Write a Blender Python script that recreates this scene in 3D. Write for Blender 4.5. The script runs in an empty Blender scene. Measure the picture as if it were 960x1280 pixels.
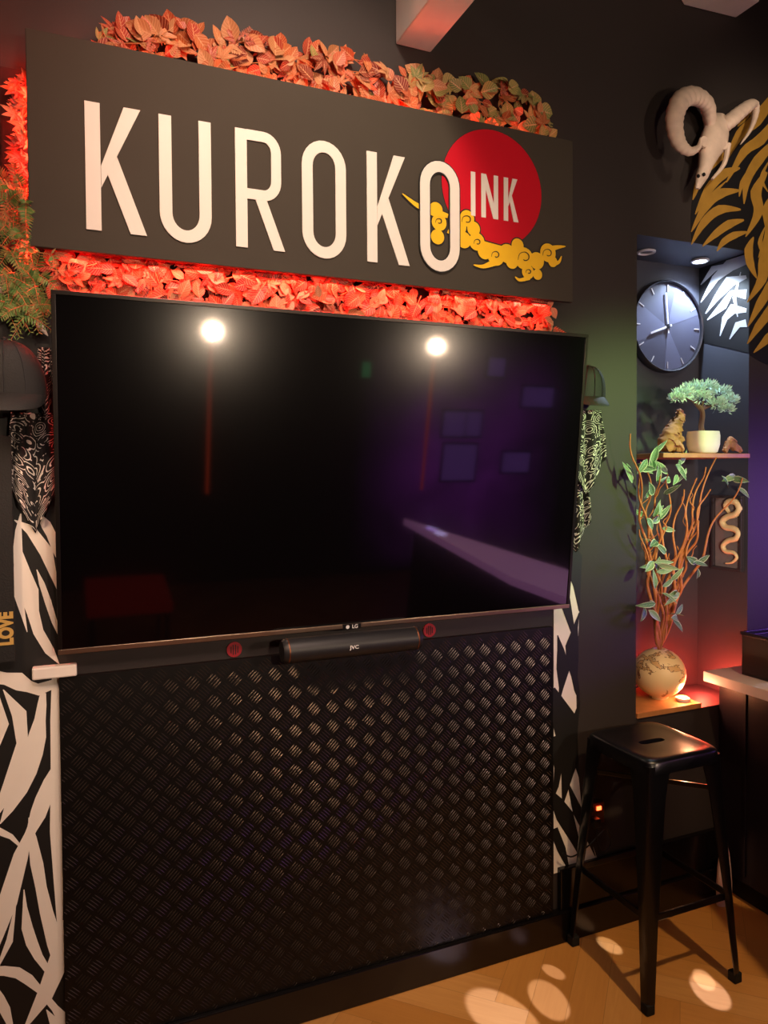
import bpy, bmesh, math, random
from mathutils import Vector, Matrix, noise as mnoise
random.seed(7)
SC=bpy.context.scene; COL=SC.collection
R=math.radians; V=Vector
# ------------------------------------------------------------------ camera
D=2.19; H=1.685; F=924.0; CX=480; CY=618
yaw=R(23); pit=R(1.5); rol=.0065
CAM=V((0,-D,H))
fw=V((math.sin(yaw)*math.cos(pit),math.cos(yaw)*math.cos(pit),-math.sin(pit)))
r0=V((math.cos(yaw),-math.sin(yaw),0)); u0=r0.cross(fw)
rt=r0*math.cos(rol)-u0*math.sin(rol); up=u0*math.cos(rol)+r0*math.sin(rol)
cd=bpy.data.cameras.new('camera'); cam=bpy.data.objects.new('camera',cd); COL.objects.link(cam)
cd.sensor_fit='VERTICAL'; cd.sensor_height=36; cd.lens=F/1280*36; cd.shift_y=-22/1280
cd.clip_start=.02
cam.matrix_world=Matrix(((rt.x,up.x,-fw.x,CAM.x),(rt.y,up.y,-fw.y,CAM.y),(rt.z,up.z,-fw.z,CAM.z),(0,0,0,1)))
SC.camera=cam
SC.view_settings.view_transform='Standard'
def ray(px,py): return fw+rt*((px-CX)/F)+up*((CY-py)/F)
def P(px,py,Y=0.0):
    d=ray(px,py); return CAM+d*((Y-CAM.y)/d.y)
def PZ(px,py,Z=0.0):
    d=ray(px,py); return CAM+d*((Z-CAM.z)/d.z)
def PX(px,py,X):
    d=ray(px,py); return CAM+d*((X-CAM.x)/d.x)
# ------------------------------------------------------------------ geometry
def cat(pts,k=6):
    n=len(pts); out=[]
    pts=[V(p) for p in pts]
    for i in range(n-1):
        p0=pts[max(i-1,0)];p1=pts[i];p2=pts[i+1];p3=pts[min(i+2,n-1)]
        for j in range(k):
            t=j/k
            out.append(.5*((2*p1)+(p2-p0)*t+(2*p0-5*p1+4*p2-p3)*t*t+(3*p1-p0-3*p2+p3)*t*t*t))
    out.append(pts[-1]); return out
def lerp_list(ws,n):
    out=[]
    for i in range(n):
        t=i/(n-1)*(len(ws)-1); a=min(int(t),len(ws)-2) if len(ws)>1 else 0
        if len(ws)==1: out.append(ws[0]); continue
        out.append(ws[a]+(ws[a+1]-ws[a])*(t-a))
    return out
orig={}
class G:
    def __init__(s): s.v=[];s.f=[];s.uv=[];s.col=[]
    def add(s,vs,fs,col=None,uv=None):
        n=len(s.v); s.v+=[V(a) for a in vs]
        for f in fs:
            s.f.append([n+k for k in f]); s.col.append(col); s.uv.append([uv[k] for k in f] if uv else None)
        return s
    def box(s,x0,x1,y0,y1,z0,z1,col=None):
        return s.add([(x0,y0,z0),(x1,y0,z0),(x1,y1,z0),(x0,y1,z0),(x0,y0,z1),(x1,y0,z1),(x1,y1,z1),(x0,y1,z1)],
            [(0,3,2,1),(4,5,6,7),(0,1,5,4),(1,2,6,5),(2,3,7,6),(3,0,4,7)],col)
    def obox(s,c,a,b,d,col=None):
        c=V(c);a=V(a);b=V(b);d=V(d)
        return s.add([c-a-b-d,c+a-b-d,c+a+b-d,c-a+b-d,c-a-b+d,c+a-b+d,c+a+b+d,c-a+b+d],
            [(0,3,2,1),(4,5,6,7),(0,1,5,4),(1,2,6,5),(2,3,7,6),(3,0,4,7)],col)
    def loft(s,rings,cap=True,close=True):
        n=len(rings[0]); vs=[p for r in rings for p in r]; fs=[]
        for i in range(len(rings)-1):
            for j in range(n if close else n-1):
                k=(j+1)%n; fs.append((i*n+j,i*n+k,(i+1)*n+k,(i+1)*n+j))
        if cap: fs.append(tuple(range(n))[::-1]); fs.append(tuple((len(rings)-1)*n+j for j in range(n)))
        return s.add(vs,fs)
    def tube(s,pts,rad,n=8,k=0,flat=1.0):
        if k: pts=cat(pts,k)
        else: pts=[V(p) for p in pts]
        rad=lerp_list(rad if isinstance(rad,(list,tuple)) else [rad,rad],len(pts))
        rings=[]; prev=None
        for i,p in enumerate(pts):
            t=(pts[min(i+1,len(pts)-1)]-pts[max(i-1,0)]).normalized()
            if prev is None:
                a=t.orthogonal().normalized()
            else: a=(prev-t*prev.dot(t)).normalized()
            prev=a; b=t.cross(a)
            rings.append([p+a*(rad[i]*math.cos(2*math.pi*j/n))+b*(rad[i]*flat*math.sin(2*math.pi*j/n)) for j in range(n)])
        return s.loft(rings)
    def lathe(s,prof,c,n=24,axis='z'):
        c=V(c); rings=[]
        for r,h in prof:
            ring=[]
            for j in range(n):
                a=2*math.pi*j/n; x=r*math.cos(a); y=r*math.sin(a)
                ring.append(c+(V((x,y,h)) if axis=='z' else V((x,-h,y)) if axis=='y' else V((h,x,y))))
            rings.append(ring)
        return s.loft(rings)
    def prism(s,poly,off):
        n=len(poly); off=V(off); a=[V(p) for p in poly]; b=[p+off for p in a]
        fs=[tuple(range(n)),tuple(range(n,2*n))[::-1]]+[(i,(i+1)%n,n+(i+1)%n,n+i) for i in range(n)]
        return s.add(a+b,fs)
    def paint(s,pts,ws,M,k=5):
        """flat brush stroke on a surface"""
        pts=cat([V((p[0],p[1],0)) for p in pts],k); ws=lerp_list(ws,len(pts)); vs=[];fs=[]
        for i,p in enumerate(pts):
            t=(pts[min(i+1,len(pts)-1)]-pts[max(i-1,0)]).normalized(); nn=V((-t.y,t.x,0))
            a=p+nn*ws[i]/2; b=p-nn*ws[i]/2
            vs+=[M(a.x,a.y),M(b.x,b.y)]
        for i in range(len(pts)-1): fs.append((2*i,2*i+1,2*i+3,2*i+2))
        return s.add(vs,fs)
    def ribbon(s,pts,w,M,off,closed=False):
        pts=[V((p[0],p[1])) for p in pts]; n=len(pts); vs=[];fs=[]; off=V(off)
        for i,p in enumerate(pts):
            if closed: t0=(p-pts[i-1]).normalized(); t1=(pts[(i+1)%n]-p).normalized()
            else:
                t1=(pts[min(i+1,n-1)]-pts[min(i,n-2)]).normalized(); t0=(pts[max(i,1)]-pts[max(i-1,0)]).normalized()
            m=(t0+t1).normalized(); nn=V((-m.y,m.x)); sc=1/max(.5,m.dot(t1))
            a=p+nn*w/2*sc; b=p-nn*w/2*sc; A=M(a.x,a.y);B=M(b.x,b.y)
            vs+=[A,B,A+off,B+off]
        for i in range(n if closed else n-1):
            o=4*i; q=4*((i+1)%n)
            fs+=[(o+2,o+3,q+3,q+2),(o,q,q+1,o+1),(o,o+2,q+2,q),(o+1,q+1,q+3,o+3)]
        if not closed: fs+=[(0,1,3,2),(4*(n-1),4*(n-1)+2,4*(n-1)+3,4*(n-1)+1)]
        return s.add(vs,fs)
    def build(s,name,mat,parent=None,at=None,smooth=False,bevel=0,recalc=True,sharp=40):
        if parent is not None: o0=orig[parent.name]
        elif at is not None: o0=V(at)
        else:
            xs=[p.x for p in s.v];ys=[p.y for p in s.v];zs=[p.z for p in s.v]
            o0=V(((min(xs)+max(xs))/2,(min(ys)+max(ys))/2,min(zs)))
        me=bpy.data.meshes.new(name); me.from_pydata([tuple(p-o0) for p in s.v],[],s.f)
        if any(u for u in s.uv):
            ul=me.uv_layers.new(name='UVMap'); li=0
            for fi,f in enumerate(s.f):
                for q in range(len(f)):
                    if s.uv[fi]: ul.data[li].uv=s.uv[fi][q]
                    li+=1
        if any(c for c in s.col):
            ca=me.color_attributes.new('Col','FLOAT_COLOR','CORNER'); li=0
            for fi,f in enumerate(s.f):
                for q in range(len(f)):
                    c=s.col[fi] or (1,1,1); ca.data[li].color=(c[0],c[1],c[2],1); li+=1
        if recalc:
            bm=bmesh.new(); bm.from_mesh(me); bmesh.ops.recalc_face_normals(bm,faces=bm.faces); bm.to_mesh(me); bm.free()
        if smooth:
            for p in me.polygons: p.use_smooth=True
            me.set_sharp_from_angle(angle=R(sharp))
        me.materials.append(mat)
        o=bpy.data.objects.new(name,me); COL.objects.link(o); orig[o.name]=o0
        if parent is not None: o.parent=parent
        else: o.location=o0
        if bevel:
            b=o.modifiers.new('bevel','BEVEL'); b.width=bevel; b.segments=2; b.limit_method='ANGLE'
        return o
def tag(o,label,cat_,group=None):
    o['label']=label;o['category']=cat_
    if group:o['group']=group
    return o
def thing(name,label,cat_,loc,group=None):
    o=bpy.data.objects.new(name,None); COL.objects.link(o); o.location=loc; o.empty_display_size=.05
    orig[o.name]=V(loc); return tag(o,label,cat_,group)
def struct(o): o['kind']='structure'; return o
def text(g,s,size,M4,extrude=.0,sx=1.0,bold=0.0):
    cu=bpy.data.curves.new('t','FONT'); cu.body=s; cu.size=size; cu.extrude=extrude; cu.offset=bold; cu.align_x='CENTER'; cu.align_y='CENTER'
    ob=bpy.data.objects.new('t',cu); COL.objects.link(ob)
    dg=bpy.context.evaluated_depsgraph_get(); me=bpy.data.meshes.new_from_object(ob.evaluated_get(dg))
    g.add([M4@V((v.co.x*sx,v.co.y,v.co.z)) for v in me.vertices],[tuple(p.vertices) for p in me.polygons])
    bpy.data.objects.remove(ob); bpy.data.curves.remove(cu); bpy.data.meshes.remove(me)
def frame(o,x,y,z):
    return Matrix(((x[0],y[0],z[0],o[0]),(x[1],y[1],z[1],o[1]),(x[2],y[2],z[2],o[2]),(0,0,0,1)))
# ------------------------------------------------------------------ materials
def hx(h):
    h=h.lstrip('#'); c=[int(h[i:i+2],16)/255 for i in (0,2,4)]
    return tuple((x/12.92 if x<=.04045 else ((x+.055)/1.055)**2.4) for x in c)
class N:
    def __init__(s,name):
        s.m=bpy.data.materials.new(name); s.m.use_nodes=True; s.t=s.m.node_tree; s.n=s.t.nodes; s.l=s.t.links
        s.b=s.n['Principled BSDF']
    def new(s,t,**k):
        n=s.n.new(t)
        for a,b in k.items(): setattr(n,a,b)
        return n
    def link(s,a,b): s.l.new(a,b)
    def coord(s,o='Object'): return s.new('ShaderNodeTexCoord').outputs[o]
    def noise(s,vec,scale,detail=4,rough=.5,dist=0):
        n=s.new('ShaderNodeTexNoise'); n.inputs['Scale'].default_value=scale;n.inputs['Detail'].default_value=detail
        n.inputs['Roughness'].default_value=rough; n.inputs['Distortion'].default_value=dist
        s.link(vec,n.inputs['Vector']); return n.outputs['Fac']
    def math(s,op,a,b=None,clamp=False):
        n=s.new('ShaderNodeMath',operation=op,use_clamp=clamp)
        for i,x in enumerate((a,b)):
            if x is None: continue
            if hasattr(x,'is_linked'): s.link(x,n.inputs[i])
            else: n.inputs[i].default_value=x
        return n.outputs[0]
    def mix(s,f,a,b):
        n=s.new('ShaderNodeMix',data_type='RGBA')
        for x,i in ((f,0),(a,6),(b,7)):
            if isinstance(x,(float,int)): n.inputs[i].default_value=x
            elif isinstance(x,tuple): n.inputs[i].default_value=(*x[:3],1)
            else: s.link(x,n.inputs[i])
        return n.outputs[2]
    def bump(s,h,strength=.3,dist=.002):
        n=s.new('ShaderNodeBump'); n.inputs['Strength'].default_value=strength; n.inputs['Distance'].default_value=dist
        s.link(h,n.inputs['Height']); s.link(n.outputs[0],s.b.inputs['Normal'])
def mat(name,col,rough=.5,metal=0,emit=None,es=0,var=.12,vs=12,bump=0,bs=80,coat=0,spec=.5):
    if isinstance(col,str): col=hx(col)
    m=N(name); b=m.b; co=m.coord()
    f=m.noise(co,vs); c=m.mix(f,tuple(x*(1-var) for x in col),tuple(min(1,x*(1+var)) for x in col)); m.link(c,b.inputs['Base Color'])
    b.inputs['Roughness'].default_value=rough; b.inputs['Metallic'].default_value=metal
    b.inputs['Specular IOR Level'].default_value=spec
    b.inputs['Coat Weight'].default_value=coat; b.inputs['Coat Roughness'].default_value=.04
    if emit:
        b.inputs['Emission Color'].default_value=(*(hx(emit) if isinstance(emit,str) else emit),1); b.inputs['Emission Strength'].default_value=es
    if bump: m.bump(m.noise(co,bs,6),bump)
    return m.m
M_wall=mat('dark_wall_paint','#322c2a',.6,var=.1,vs=3,bump=.12,bs=120,spec=.3)
M_niche=mat('niche_paint','#3a3c48',.6,var=.1,vs=3)
M_black=mat('black_satin','#0b0b0c',.35)
M_blackm=mat('black_matt','#0a0a0b',.7)
M_gloss=mat('black_gloss_paint','#0c0a0b',.22,bump=.05,bs=8)
M_ceil=mat('ceiling_paint','#141416',.8)
M_white=mat('white_beam_paint','#e6ddd4',.6,bump=.05,bs=60)
M_board=mat('sign_board_charcoal','#403a31',.75,var=.08,vs=6,bump=.06,bs=300,spec=.25)
M_cream=mat('cream_letter','#e4ddd2',.5,var=.02)
M_red=mat('sign_red','#c00820',.6,var=.04,spec=.2)
M_dred=mat('emblem_red','#a01424',.6,var=.04)
M_gold=mat('sign_gold','#eebb10',.5,var=.05,vs=40)
M_ink=mat('sign_outline_black','#12100c',.6)
M_plate=mat('tread_plate_black_metal','#060505',.40,metal=.0,var=.1,bump=.05,bs=30,spec=.35)
M_bar=mat('tread_plate_bar','#57504c',.31,metal=.85,var=.1)
M_wood=mat('shelf_oak','#b57a45',.45,var=.3,vs=30)
M_stool=mat('stool_black_powder_coat','#0b0b10',.28,metal=.2,bump=.03,bs=200,coat=.25)
M_rubber=mat('rubber_foot','#050505',.8)
M_mwhite=mat('mural_white','#e9e2d8',.6,var=.05)
M_mgrey=mat('mural_downlit_tone','#a5a6ac',.6,var=.08)
M_mblack=mat('mural_black','#0b0908',.6)
M_mnavy=mat('mural_disc_dark','#100f12',.5)
M_mgold=mat('mural_gold','#a88030',.5,var=.25,vs=20)
M_bone=mat('bone_white','#e8d0bc',.5,var=.25,vs=25,bump=.3,bs=60)
M_socket=mat('dark_socket','#080606',.9)
M_clockrim=mat('clock_rim','#35343c',.3,metal=.6)
M_face=mat('clock_face','#46475a',.35,var=.15,vs=4)
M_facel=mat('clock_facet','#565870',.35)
M_silver=mat('silver_hand','#d8d6e0',.3,metal=.3)
M_pot=mat('bonsai_pot_glaze','#efe6da',.6,var=.12,bump=.4,bs=70)
M_trunk=mat('bonsai_trunk','#6b4a3a',.8,var=.3,bump=.6)
M_needle=mat('bonsai_needles','#cff4da',.6,var=.3,vs=60)
M_drift=mat('driftwood','#a5714a',.8,var=.6,vs=35,bump=1,bs=50)
M_willow=mat('willow_twig','#bb7440',.6,var=.35,vs=40,bump=.4)
M_frame=mat('dark_grey_picture_frame','#3a353d',.4)
M_slate=mat('frame_backing_grey','#7d737b',.8,bump=.4)
M_snake=mat('gold_snake','#f0dcae',.45,metal=.0,bump=.4,bs=150)
M_ctop=mat('pale_counter_top','#d8c6c4',.35,var=.06)
M_cab=mat('dark_cabinet','#120d18',.4)
M_copper=mat('bronze_metal','#7a4a30',.35,metal=.8)
M_trimb=mat('bezel_sheen_metal','#a58b78',.3,metal=.9,var=.3,vs=4)  # brown sheen of the lower bezel put into a brighter metal colour
M_cloth=mat('black_cloth','#100e0f',.7,bump=.5,bs=200,spec=.5)
M_gtext=mat('gold_print','#d2ac60',.4,metal=.2)
M_silvertxt=mat('pale_print','#e4e0dc',.5)
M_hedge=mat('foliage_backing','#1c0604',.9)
M_cable=mat('black_cable','#070707',.5)
M_paper=mat('pale_paper_bag','#d9b8b0',.8,bump=.5,bs=30)
M_pgrey=mat('grey_plastic','#1c1b1e',.45)
M_led=mat('red_led_strip','#ff1020',.5,emit='#ff0a1c',es=9)
M_sled=mat('red_neon_indicator','#ff2010',.5,emit=(1,.08,.02),es=8)
M_lampl=mat('warm_lamp_lens','#fff0d8',.4,emit=(1,.72,.45),es=100)
M_halo=mat('amber_halo_glow','#c07030',.4,emit=(1,.42,.15),es=2.2)
M_streak=mat('red_flare_streak','#801010',.4,emit=(1,.08,.02),es=1.5)
M_dl=mat('cool_downlight_lens','#ffffff',.4,emit=(.75,.85,1),es=30)
M_ul=mat('amber_uplight_lens','#ff8040',.4,emit=(1,.16,.05),es=14)
# screen
m=N('tv_screen_glass'); m.b.inputs['Base Color'].default_value=(.0015,.0012,.0015,1); m.b.inputs['Roughness'].default_value=.19
m.b.inputs['Specular IOR Level'].default_value=.14; m.b.inputs['Coat Weight'].default_value=1
cr=m.math('ADD',m.math('MULTIPLY',m.noise(m.coord(),4),.05),.02); m.link(cr,m.b.inputs['Coat Roughness']); M_screen=m.m
# leaf material with veins from UV
def leafmat(name,vein,amt=.7,edge=None):
    m=N(name); uv=m.new('ShaderNodeTexCoord').outputs['UV']; sep=m.new('ShaderNodeSeparateXYZ'); m.link(uv,sep.inputs[0])
    u=m.math('ABSOLUTE',m.math('SUBTRACT',sep.outputs[0],.5)); u=m.math('MULTIPLY',u,2.0)
    rib=m.math('LESS_THAN',u,.07)
    w=m.math('FRACT',m.math('SUBTRACT',m.math('MULTIPLY',sep.outputs[1],7.0),m.math('MULTIPLY',u,2.0)))
    sv=m.math('LESS_THAN',w,.16); vm=m.math('MAXIMUM',rib,sv)
    at=m.new('ShaderNodeAttribute',attribute_name='Col')
    c=m.mix(m.math('MULTIPLY',vm,amt),at.outputs['Color'],vein)
    if edge: c=m.mix(m.math('GREATER_THAN',u,.78),c,edge)
    m.link(c,m.b.inputs['Base Color']); m.b.inputs['Roughness'].default_value=.45; m.b.inputs['Specular IOR Level'].default_value=.3
    m.bump(vm,.4,.001)
    return m.m
M_leaf=leafmat('variegated_leaf',(.74,.38,.20),.7)
M_fern=leafmat('fern_leaf',(.3,.28,.1),.3)
M_wleaf=leafmat('willow_leaf',(.45,.58,.38),.4,edge=(.48,.56,.42))
# floor
m=N('herringbone_oak'); at=m.new('ShaderNodeAttribute',attribute_name='Col'); uv=m.new('ShaderNodeTexCoord').outputs['UV']
mp=m.new('ShaderNodeMapping'); m.link(uv,mp.inputs[0]); mp.inputs['Scale'].default_value=(3,30,1)
g1=m.noise(mp.outputs[0],1.0,5,.6,.8)
c=m.mix(m.math('MULTIPLY',g1,.55),at.outputs['Color'],hx('#a86a30')); m.link(c,m.b.inputs['Base Color'])
m.b.inputs['Roughness'].default_value=.36; m.bump(g1,.12,.001); M_floor=m.m
# paisley
m=N('paisley_cloth'); uv=m.new('ShaderNodeTexCoord').outputs['UV']
vo=m.new('ShaderNodeTexVoronoi'); vo.inputs['Scale'].default_value=3.6; m.link(uv,vo.inputs['Vector'])
s1=m.math('GREATER_THAN',m.math('SINE',m.math('MULTIPLY',vo.outputs['Distance'],36.0)),.7)
v2=m.new('ShaderNodeTexVoronoi'); v2.inputs['Scale'].default_value=12; m.link(uv,v2.inputs['Vector'])
s2=m.math('LESS_THAN',v2.outputs['Distance'],.17)
msk=m.math('MULTIPLY',s1,m.math('GREATER_THAN',m.noise(uv,4),.44)); msk=m.math('MAXIMUM',msk,m.math('MULTIPLY',s2,m.math('LESS_THAN',m.noise(uv,4),.46)))
m.link(m.mix(msk,(.010,.009,.010),(.7,.66,.62)),m.b.inputs['Base Color']); m.b.inputs['Roughness'].default_value=.9; M_pais=m.m
# vase, faintly mottled like a weathered map
m=N('mottled_vase'); co=m.coord(); n1=m.noise(co,12,6,.6,.8)
land=m.math('GREATER_THAN',n1,.57); edge=m.math('LESS_THAN',m.math('ABSOLUTE',m.math('SUBTRACT',n1,.57)),.010)
c=m.mix(land,hx('#f8dca8'),hx('#e0b478')); c=m.mix(edge,c,hx('#7a5030')); m.link(c,m.b.inputs['Base Color']); m.b.inputs['Roughness'].default_value=.4; M_vase=m.m
# ------------------------------------------------------------------ room shell
XL,XR,YF,ZC=-1.6,4.3,-3.7,3.9
NX0,NX1,NZ0,NZ1,ND=1.962,2.54,.754,2.577,.26
g=G()
def q(g,a,b,c,d): g.add([a,b,c,d],[(0,1,2,3)])
for x0,x1,z0,z1 in ((XL,NX0,0,ZC),(NX1,XR,0,ZC),(NX0,NX1,0,NZ0),(NX0,NX1,NZ1,ZC)):
    q(g,(x0,0,z0),(x1,0,z0),(x1,0,z1),(x0,0,z1))
g.box(XL,XR,ND+.02,ND+.1,0,ZC)
struct(g.build('wall_back',M_wall,recalc=False))
g=G()
q(g,(NX0,0,NZ0),(NX1,0,NZ0),(NX1,ND,NZ0),(NX0,ND,NZ0)); q(g,(NX0,0,NZ1),(NX1,0,NZ1),(NX1,ND,NZ1),(NX0,ND,NZ1))
q(g,(NX0,0,NZ0),(NX0,ND,NZ0),(NX0,ND,NZ1),(NX0,0,NZ1)); q(g,(NX1,0,NZ0),(NX1,ND,NZ0),(NX1,ND,NZ1),(NX1,0,NZ1))
q(g,(NX0,ND,NZ0),(NX1,ND,NZ0),(NX1,ND,NZ1),(NX0,ND,NZ1))
struct(g.build('wall_niche',M_niche,recalc=False))
struct(G().box(XL-.1,XL,YF,.0,0,ZC).build('wall_left',M_wall))
struct(G().box(XR,XR+.1,YF,.0,0,ZC).build('wall_right',M_wall))
struct(G().box(XL,XR,YF-.1,YF,0,ZC).build('wall_front',M_wall))
struct(G().box(XL,XR,YF,.3,ZC,ZC+.1).build('ceiling',M_ceil))
# herringbone floor, planks clipped at the walls
g=G(); W=.11; L=.66; ang=R(45)
def rot(x,y): return (x*math.cos(ang)-y*math.sin(ang)+1.3, x*math.sin(ang)+y*math.cos(ang)-1.2)
def clip(poly):
    for ax,lim,sg in ((0,XL,1),(0,XR,-1),(1,YF,1),(1,0.0,-1)):
        out=[]
        for i in range(len(poly)):
            a=poly[i-1];b=poly[i]; da=(a[ax]-lim)*sg; db=(b[ax]-lim)*sg
            if (da>=0)!=(db>=0):
                t=da/(da-db); out.append(tuple(a[k]+(b[k]-a[k])*t for k in range(4)))
            if db>=0: out.append(b)
        poly=out
        if len(poly)<3: return []
    return poly
pal=[hx(h) for h in ('#d69c54','#ca9048','#dca660','#c28840','#d2984e')]
for i in range(-60,61):
    for j in range(-9,10):
        ox=i*W+j*L; oy=i*W-j*L
        for (a,b,w,h) in ((0,0,L,W),(0,W,W,L)):
            x0=ox+a+.0004;y0=oy+b+.0004;x1=ox+a+w-.0004;y1=oy+b+h-.0004
            r=random.random(); uu=[(r,r*7),(r+1,r*7),(r+1,r*7+.25),(r,r*7+.25)] if w>h else [(r,r*7),(r,r*7+.25),(r+1,r*7+.25),(r+1,r*7)]
            cs=clip([(*rot(*c),*u) for c,u in zip(((x0,y0),(x1,y0),(x1,y1),(x0,y1)),uu)]); co=random.choice(pal)
            if cs: g.add([(c[0],c[1],0) for c in cs],[tuple(range(len(cs)))],co,[(c[2],c[3]) for c in cs])
g.box(XL,XR,YF,.0,-.1,-.002,(.12,.06,.02))
struct(g.build('floor',M_floor,recalc=False))
struct(G().box(XL,2.385,-.036,-.001,0,.112).build('baseboard_back',M_gloss,bevel=.004))
struct(G().box(1.60,2.385,-.024,-.001,.112,.262).build('trim_1',M_gloss,bevel=.004))
# ------------------------------------------------------------------ beams
t=G().box(.98,1.104,YF,-.001,3.06,3.34).build('trim_2',M_white,bevel=.004); struct(t)
g=G(); g.prism([(2.185,-.001,3.47),(2.455,-.001,3.485),(2.455,-.001,3.899),(1.80,-.001,3.899)],(0,-.11,0)); struct(g.build('trim_3',M_white,bevel=.004))
# ------------------------------------------------------------------ sign
SX0,SX1,SZ0,SZ1,SY=-.086,1.602,2.275,2.823,-.09
sign=thing('shop_sign','wide charcoal sign board with raised cream capital letters and a red disc, above the television','sign',(.758,SY,SZ0))
G().box(SX0,SX1,SY,SY+.02,SZ0,SZ1).build('board',M_board,sign,bevel=.002)
for x in (.2,1.3):
    for z in (2.4,2.7): G().box(x-.03,x+.03,SY+.02,-.001,z-.03,z+.03).build('stand_off',M_blackm,sign)
ZB=P(118,288,SY).z; ZT=P(110,127,SY).z; HH=ZT-ZB
def MS(x,z,y=SY-.002): return V((x,y,z))
def XP(px,py=235): return P(px,py,SY).x
OFF=(0,-.0035,0); SW=.0335
def poly(g,pts,y=SY-.0005,off=OFF): g.prism([MS(a,b,y) for a,b in pts],off)
def letK(g,x0,x1,zb,h,w,y=SY-.0005,ex=.0):
    W_=x1-x0
    poly(g,[(x0,zb),(x0+w,zb),(x0+w,zb+h),(x0,zb+h)],y)
    poly(g,[(x0+w*1.02,zb+.34*h),(x0+w*1.02,zb+.51*h),(x1-1.15*w,zb+h),(x1-.02*w,zb+h)],y)
    xa=x0+w+.16*(W_-w); xb=x0+w+.40*(W_-w)
    poly(g,[(xa,zb+.455*h),(xb,zb+.60*h),(x1+ex,zb),(x1+ex-1.12*w,zb)],y)
def arc(cx,cz,rx,rz,a0,a1,n):
    return [(cx+rx*math.cos(R(a0+(a1-a0)*i/n)),cz+rz*math.sin(R(a0+(a1-a0)*i/n))) for i in range(n+1)]
def stad(x0,x1,zb,h,w,ov=.006):
    r=(x1-x0-w)/2; cx=(x0+x1)/2; rz=r*1.15; top=zb+h+ov-w/2; bot=zb-ov+w/2
    return arc(cx,top-rz,r,rz,0,180,14)+arc(cx,bot+rz,r,rz,180,360,14)
def letter(fn):
    g=G(); fn(g); return g.build('letter',M_cream,sign,bevel=.0006)
xk0,xk1=XP(107),XP(177); letter(lambda g: letK(g,xk0,xk1,ZB,HH,SW*1.12,ex=.012))
xu0,xu1=XP(199),XP(264)
def fU(g):
    r=(xu1-xu0-SW)/2; cx=(xu0+xu1)/2; b=ZB-.006+SW/2
    g.ribbon([(xu0+SW/2,ZB+HH)]+arc(cx,b+r*1.15,r,r*1.15,180,360,16)+[(xu1-SW/2,ZB+HH)],SW,lambda a,b:MS(a,b,SY-.0005),OFF)
letter(fU)
xr0,xr1=XP(294),XP(352)
def fR(g):
    poly(g,[(xr0,ZB),(xr0+SW,ZB),(xr0+SW,ZB+HH),(xr0,ZB+HH)])
    zt=ZB+HH-SW*.42; zm=ZB+.46*HH; rx=.036
    g.ribbon([(xr0+SW*.98,zt)]+arc(xr1-SW/2-rx,zt-rx*1.2,rx,rx*1.2,90,0,8)+arc(xr1-SW/2-rx,zm+rx*1.2,rx,rx*1.2,0,-90,8)+[(xr0+SW*.98,zm)],SW*.88,lambda a,b:MS(a,b,SY-.0006),OFF)
    poly(g,[(xr0+1.65*SW,zm-SW*.3),(xr0+2.65*SW,zm-SW*.3),(xr1+.008,ZB),(xr1+.008-SW*1.02,ZB)],SY-.0004)
letter(fR)
letter(lambda g: g.ribbon(stad(XP(377),XP(432),ZB,HH,SW),SW,lambda a,b:MS(a,b,SY-.0005),OFF,True))
letter(lambda g: letK(g,XP(458),XP(506),ZB,HH,SW,ex=.014))
# red disc
cc=P(616,236,SY); RR=.188
def disc(g,cx,cz,r,y,n=64,th=.001): g.prism([V((cx+r*math.cos(2*math.pi*i/n),y,cz+r*math.sin(2*math.pi*i/n))) for i in range(n)],(0,-th,0))
g=G(); disc(g,cc.x,cc.z,RR+.0016,SY); g.build('disc_outline',M_ink,sign)
g=G(); disc(g,cc.x,cc.z,RR,SY-.0008); g.build('red_disc',M_red,sign)
# clouds
blobs=[(545,262,9),(549,278,10),(547,296,9),(573,283,11),(584,273,10),(592,286,9),(580,300,10),(596,302,11),(606,314,10),(620,320,12),(634,317,12),(647,307,9),(655,323,14),(671,326,11),(685,316,12),(691,327,7),(660,340,9),(672,343,7),(640,327,9)]
tails=[([(503,242),(524,258),(548,266)],[1,6,13]),([(684,312),(697,309),(707,308)],[9,5,1]),([(560,288),(600,306),(650,320)],[6,12,14]),([(618,328),(604,333),(592,331)],[9,5,1]),([(688,330),(698,328),(702,320)],[7,4,1]),([(662,347),(650,350),(644,346)],[6,4,1]),([(560,270),(552,268),(545,266)],[5,8,8])]
def MB_(y): return lambda a,b: P(a,b,y)
def blobset(g,grow,y):
    for i,(a,b,r) in enumerate(blobs):
        c=P(a,b,y-.00003*i); s=(r+grow)/F*2.42
        g.add([V((c.x+s*math.cos(k*math.pi/12),y-.00003*i,c.z+s*math.sin(k*math.pi/12))) for k in range(24)],[tuple(range(24))])
    for i,(p,w) in enumerate(tails): g.paint(p,[x+2*grow for x in w],MB_(y-.0006-.00003*i))
g=G(); blobset(g,1.6,SY-.0020); g.build('cloud_outline',M_ink,sign,recalc=False)
g=G(); blobset(g,0,SY-.0033); g.build('gold_cloud',M_gold,sign,recalc=False)
for (a,b,r) in ((584,275,7),(656,322,9),(685,317,7),(549,277,5),(620,319,6),(597,303,5),(661,340,4)):
    g=G(); g.paint([(a+r*(1-k/9)*math.cos(k*.95+2.8),b+r*(1-k/9)*math.sin(k*.95+2.8)) for k in range(7)],[.4,1.4,1],MB_(SY-.0048),3)
    g.build('cloud_line',M_ink,sign,recalc=False)
g=G(); g.ribbon(stad(XP(524),XP(573),ZB,HH,SW),SW+.008,lambda a,b:MS(a,b,SY-.0035),(0,-.0018,0),True); g.build('letter_outline',M_ink,sign)
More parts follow.
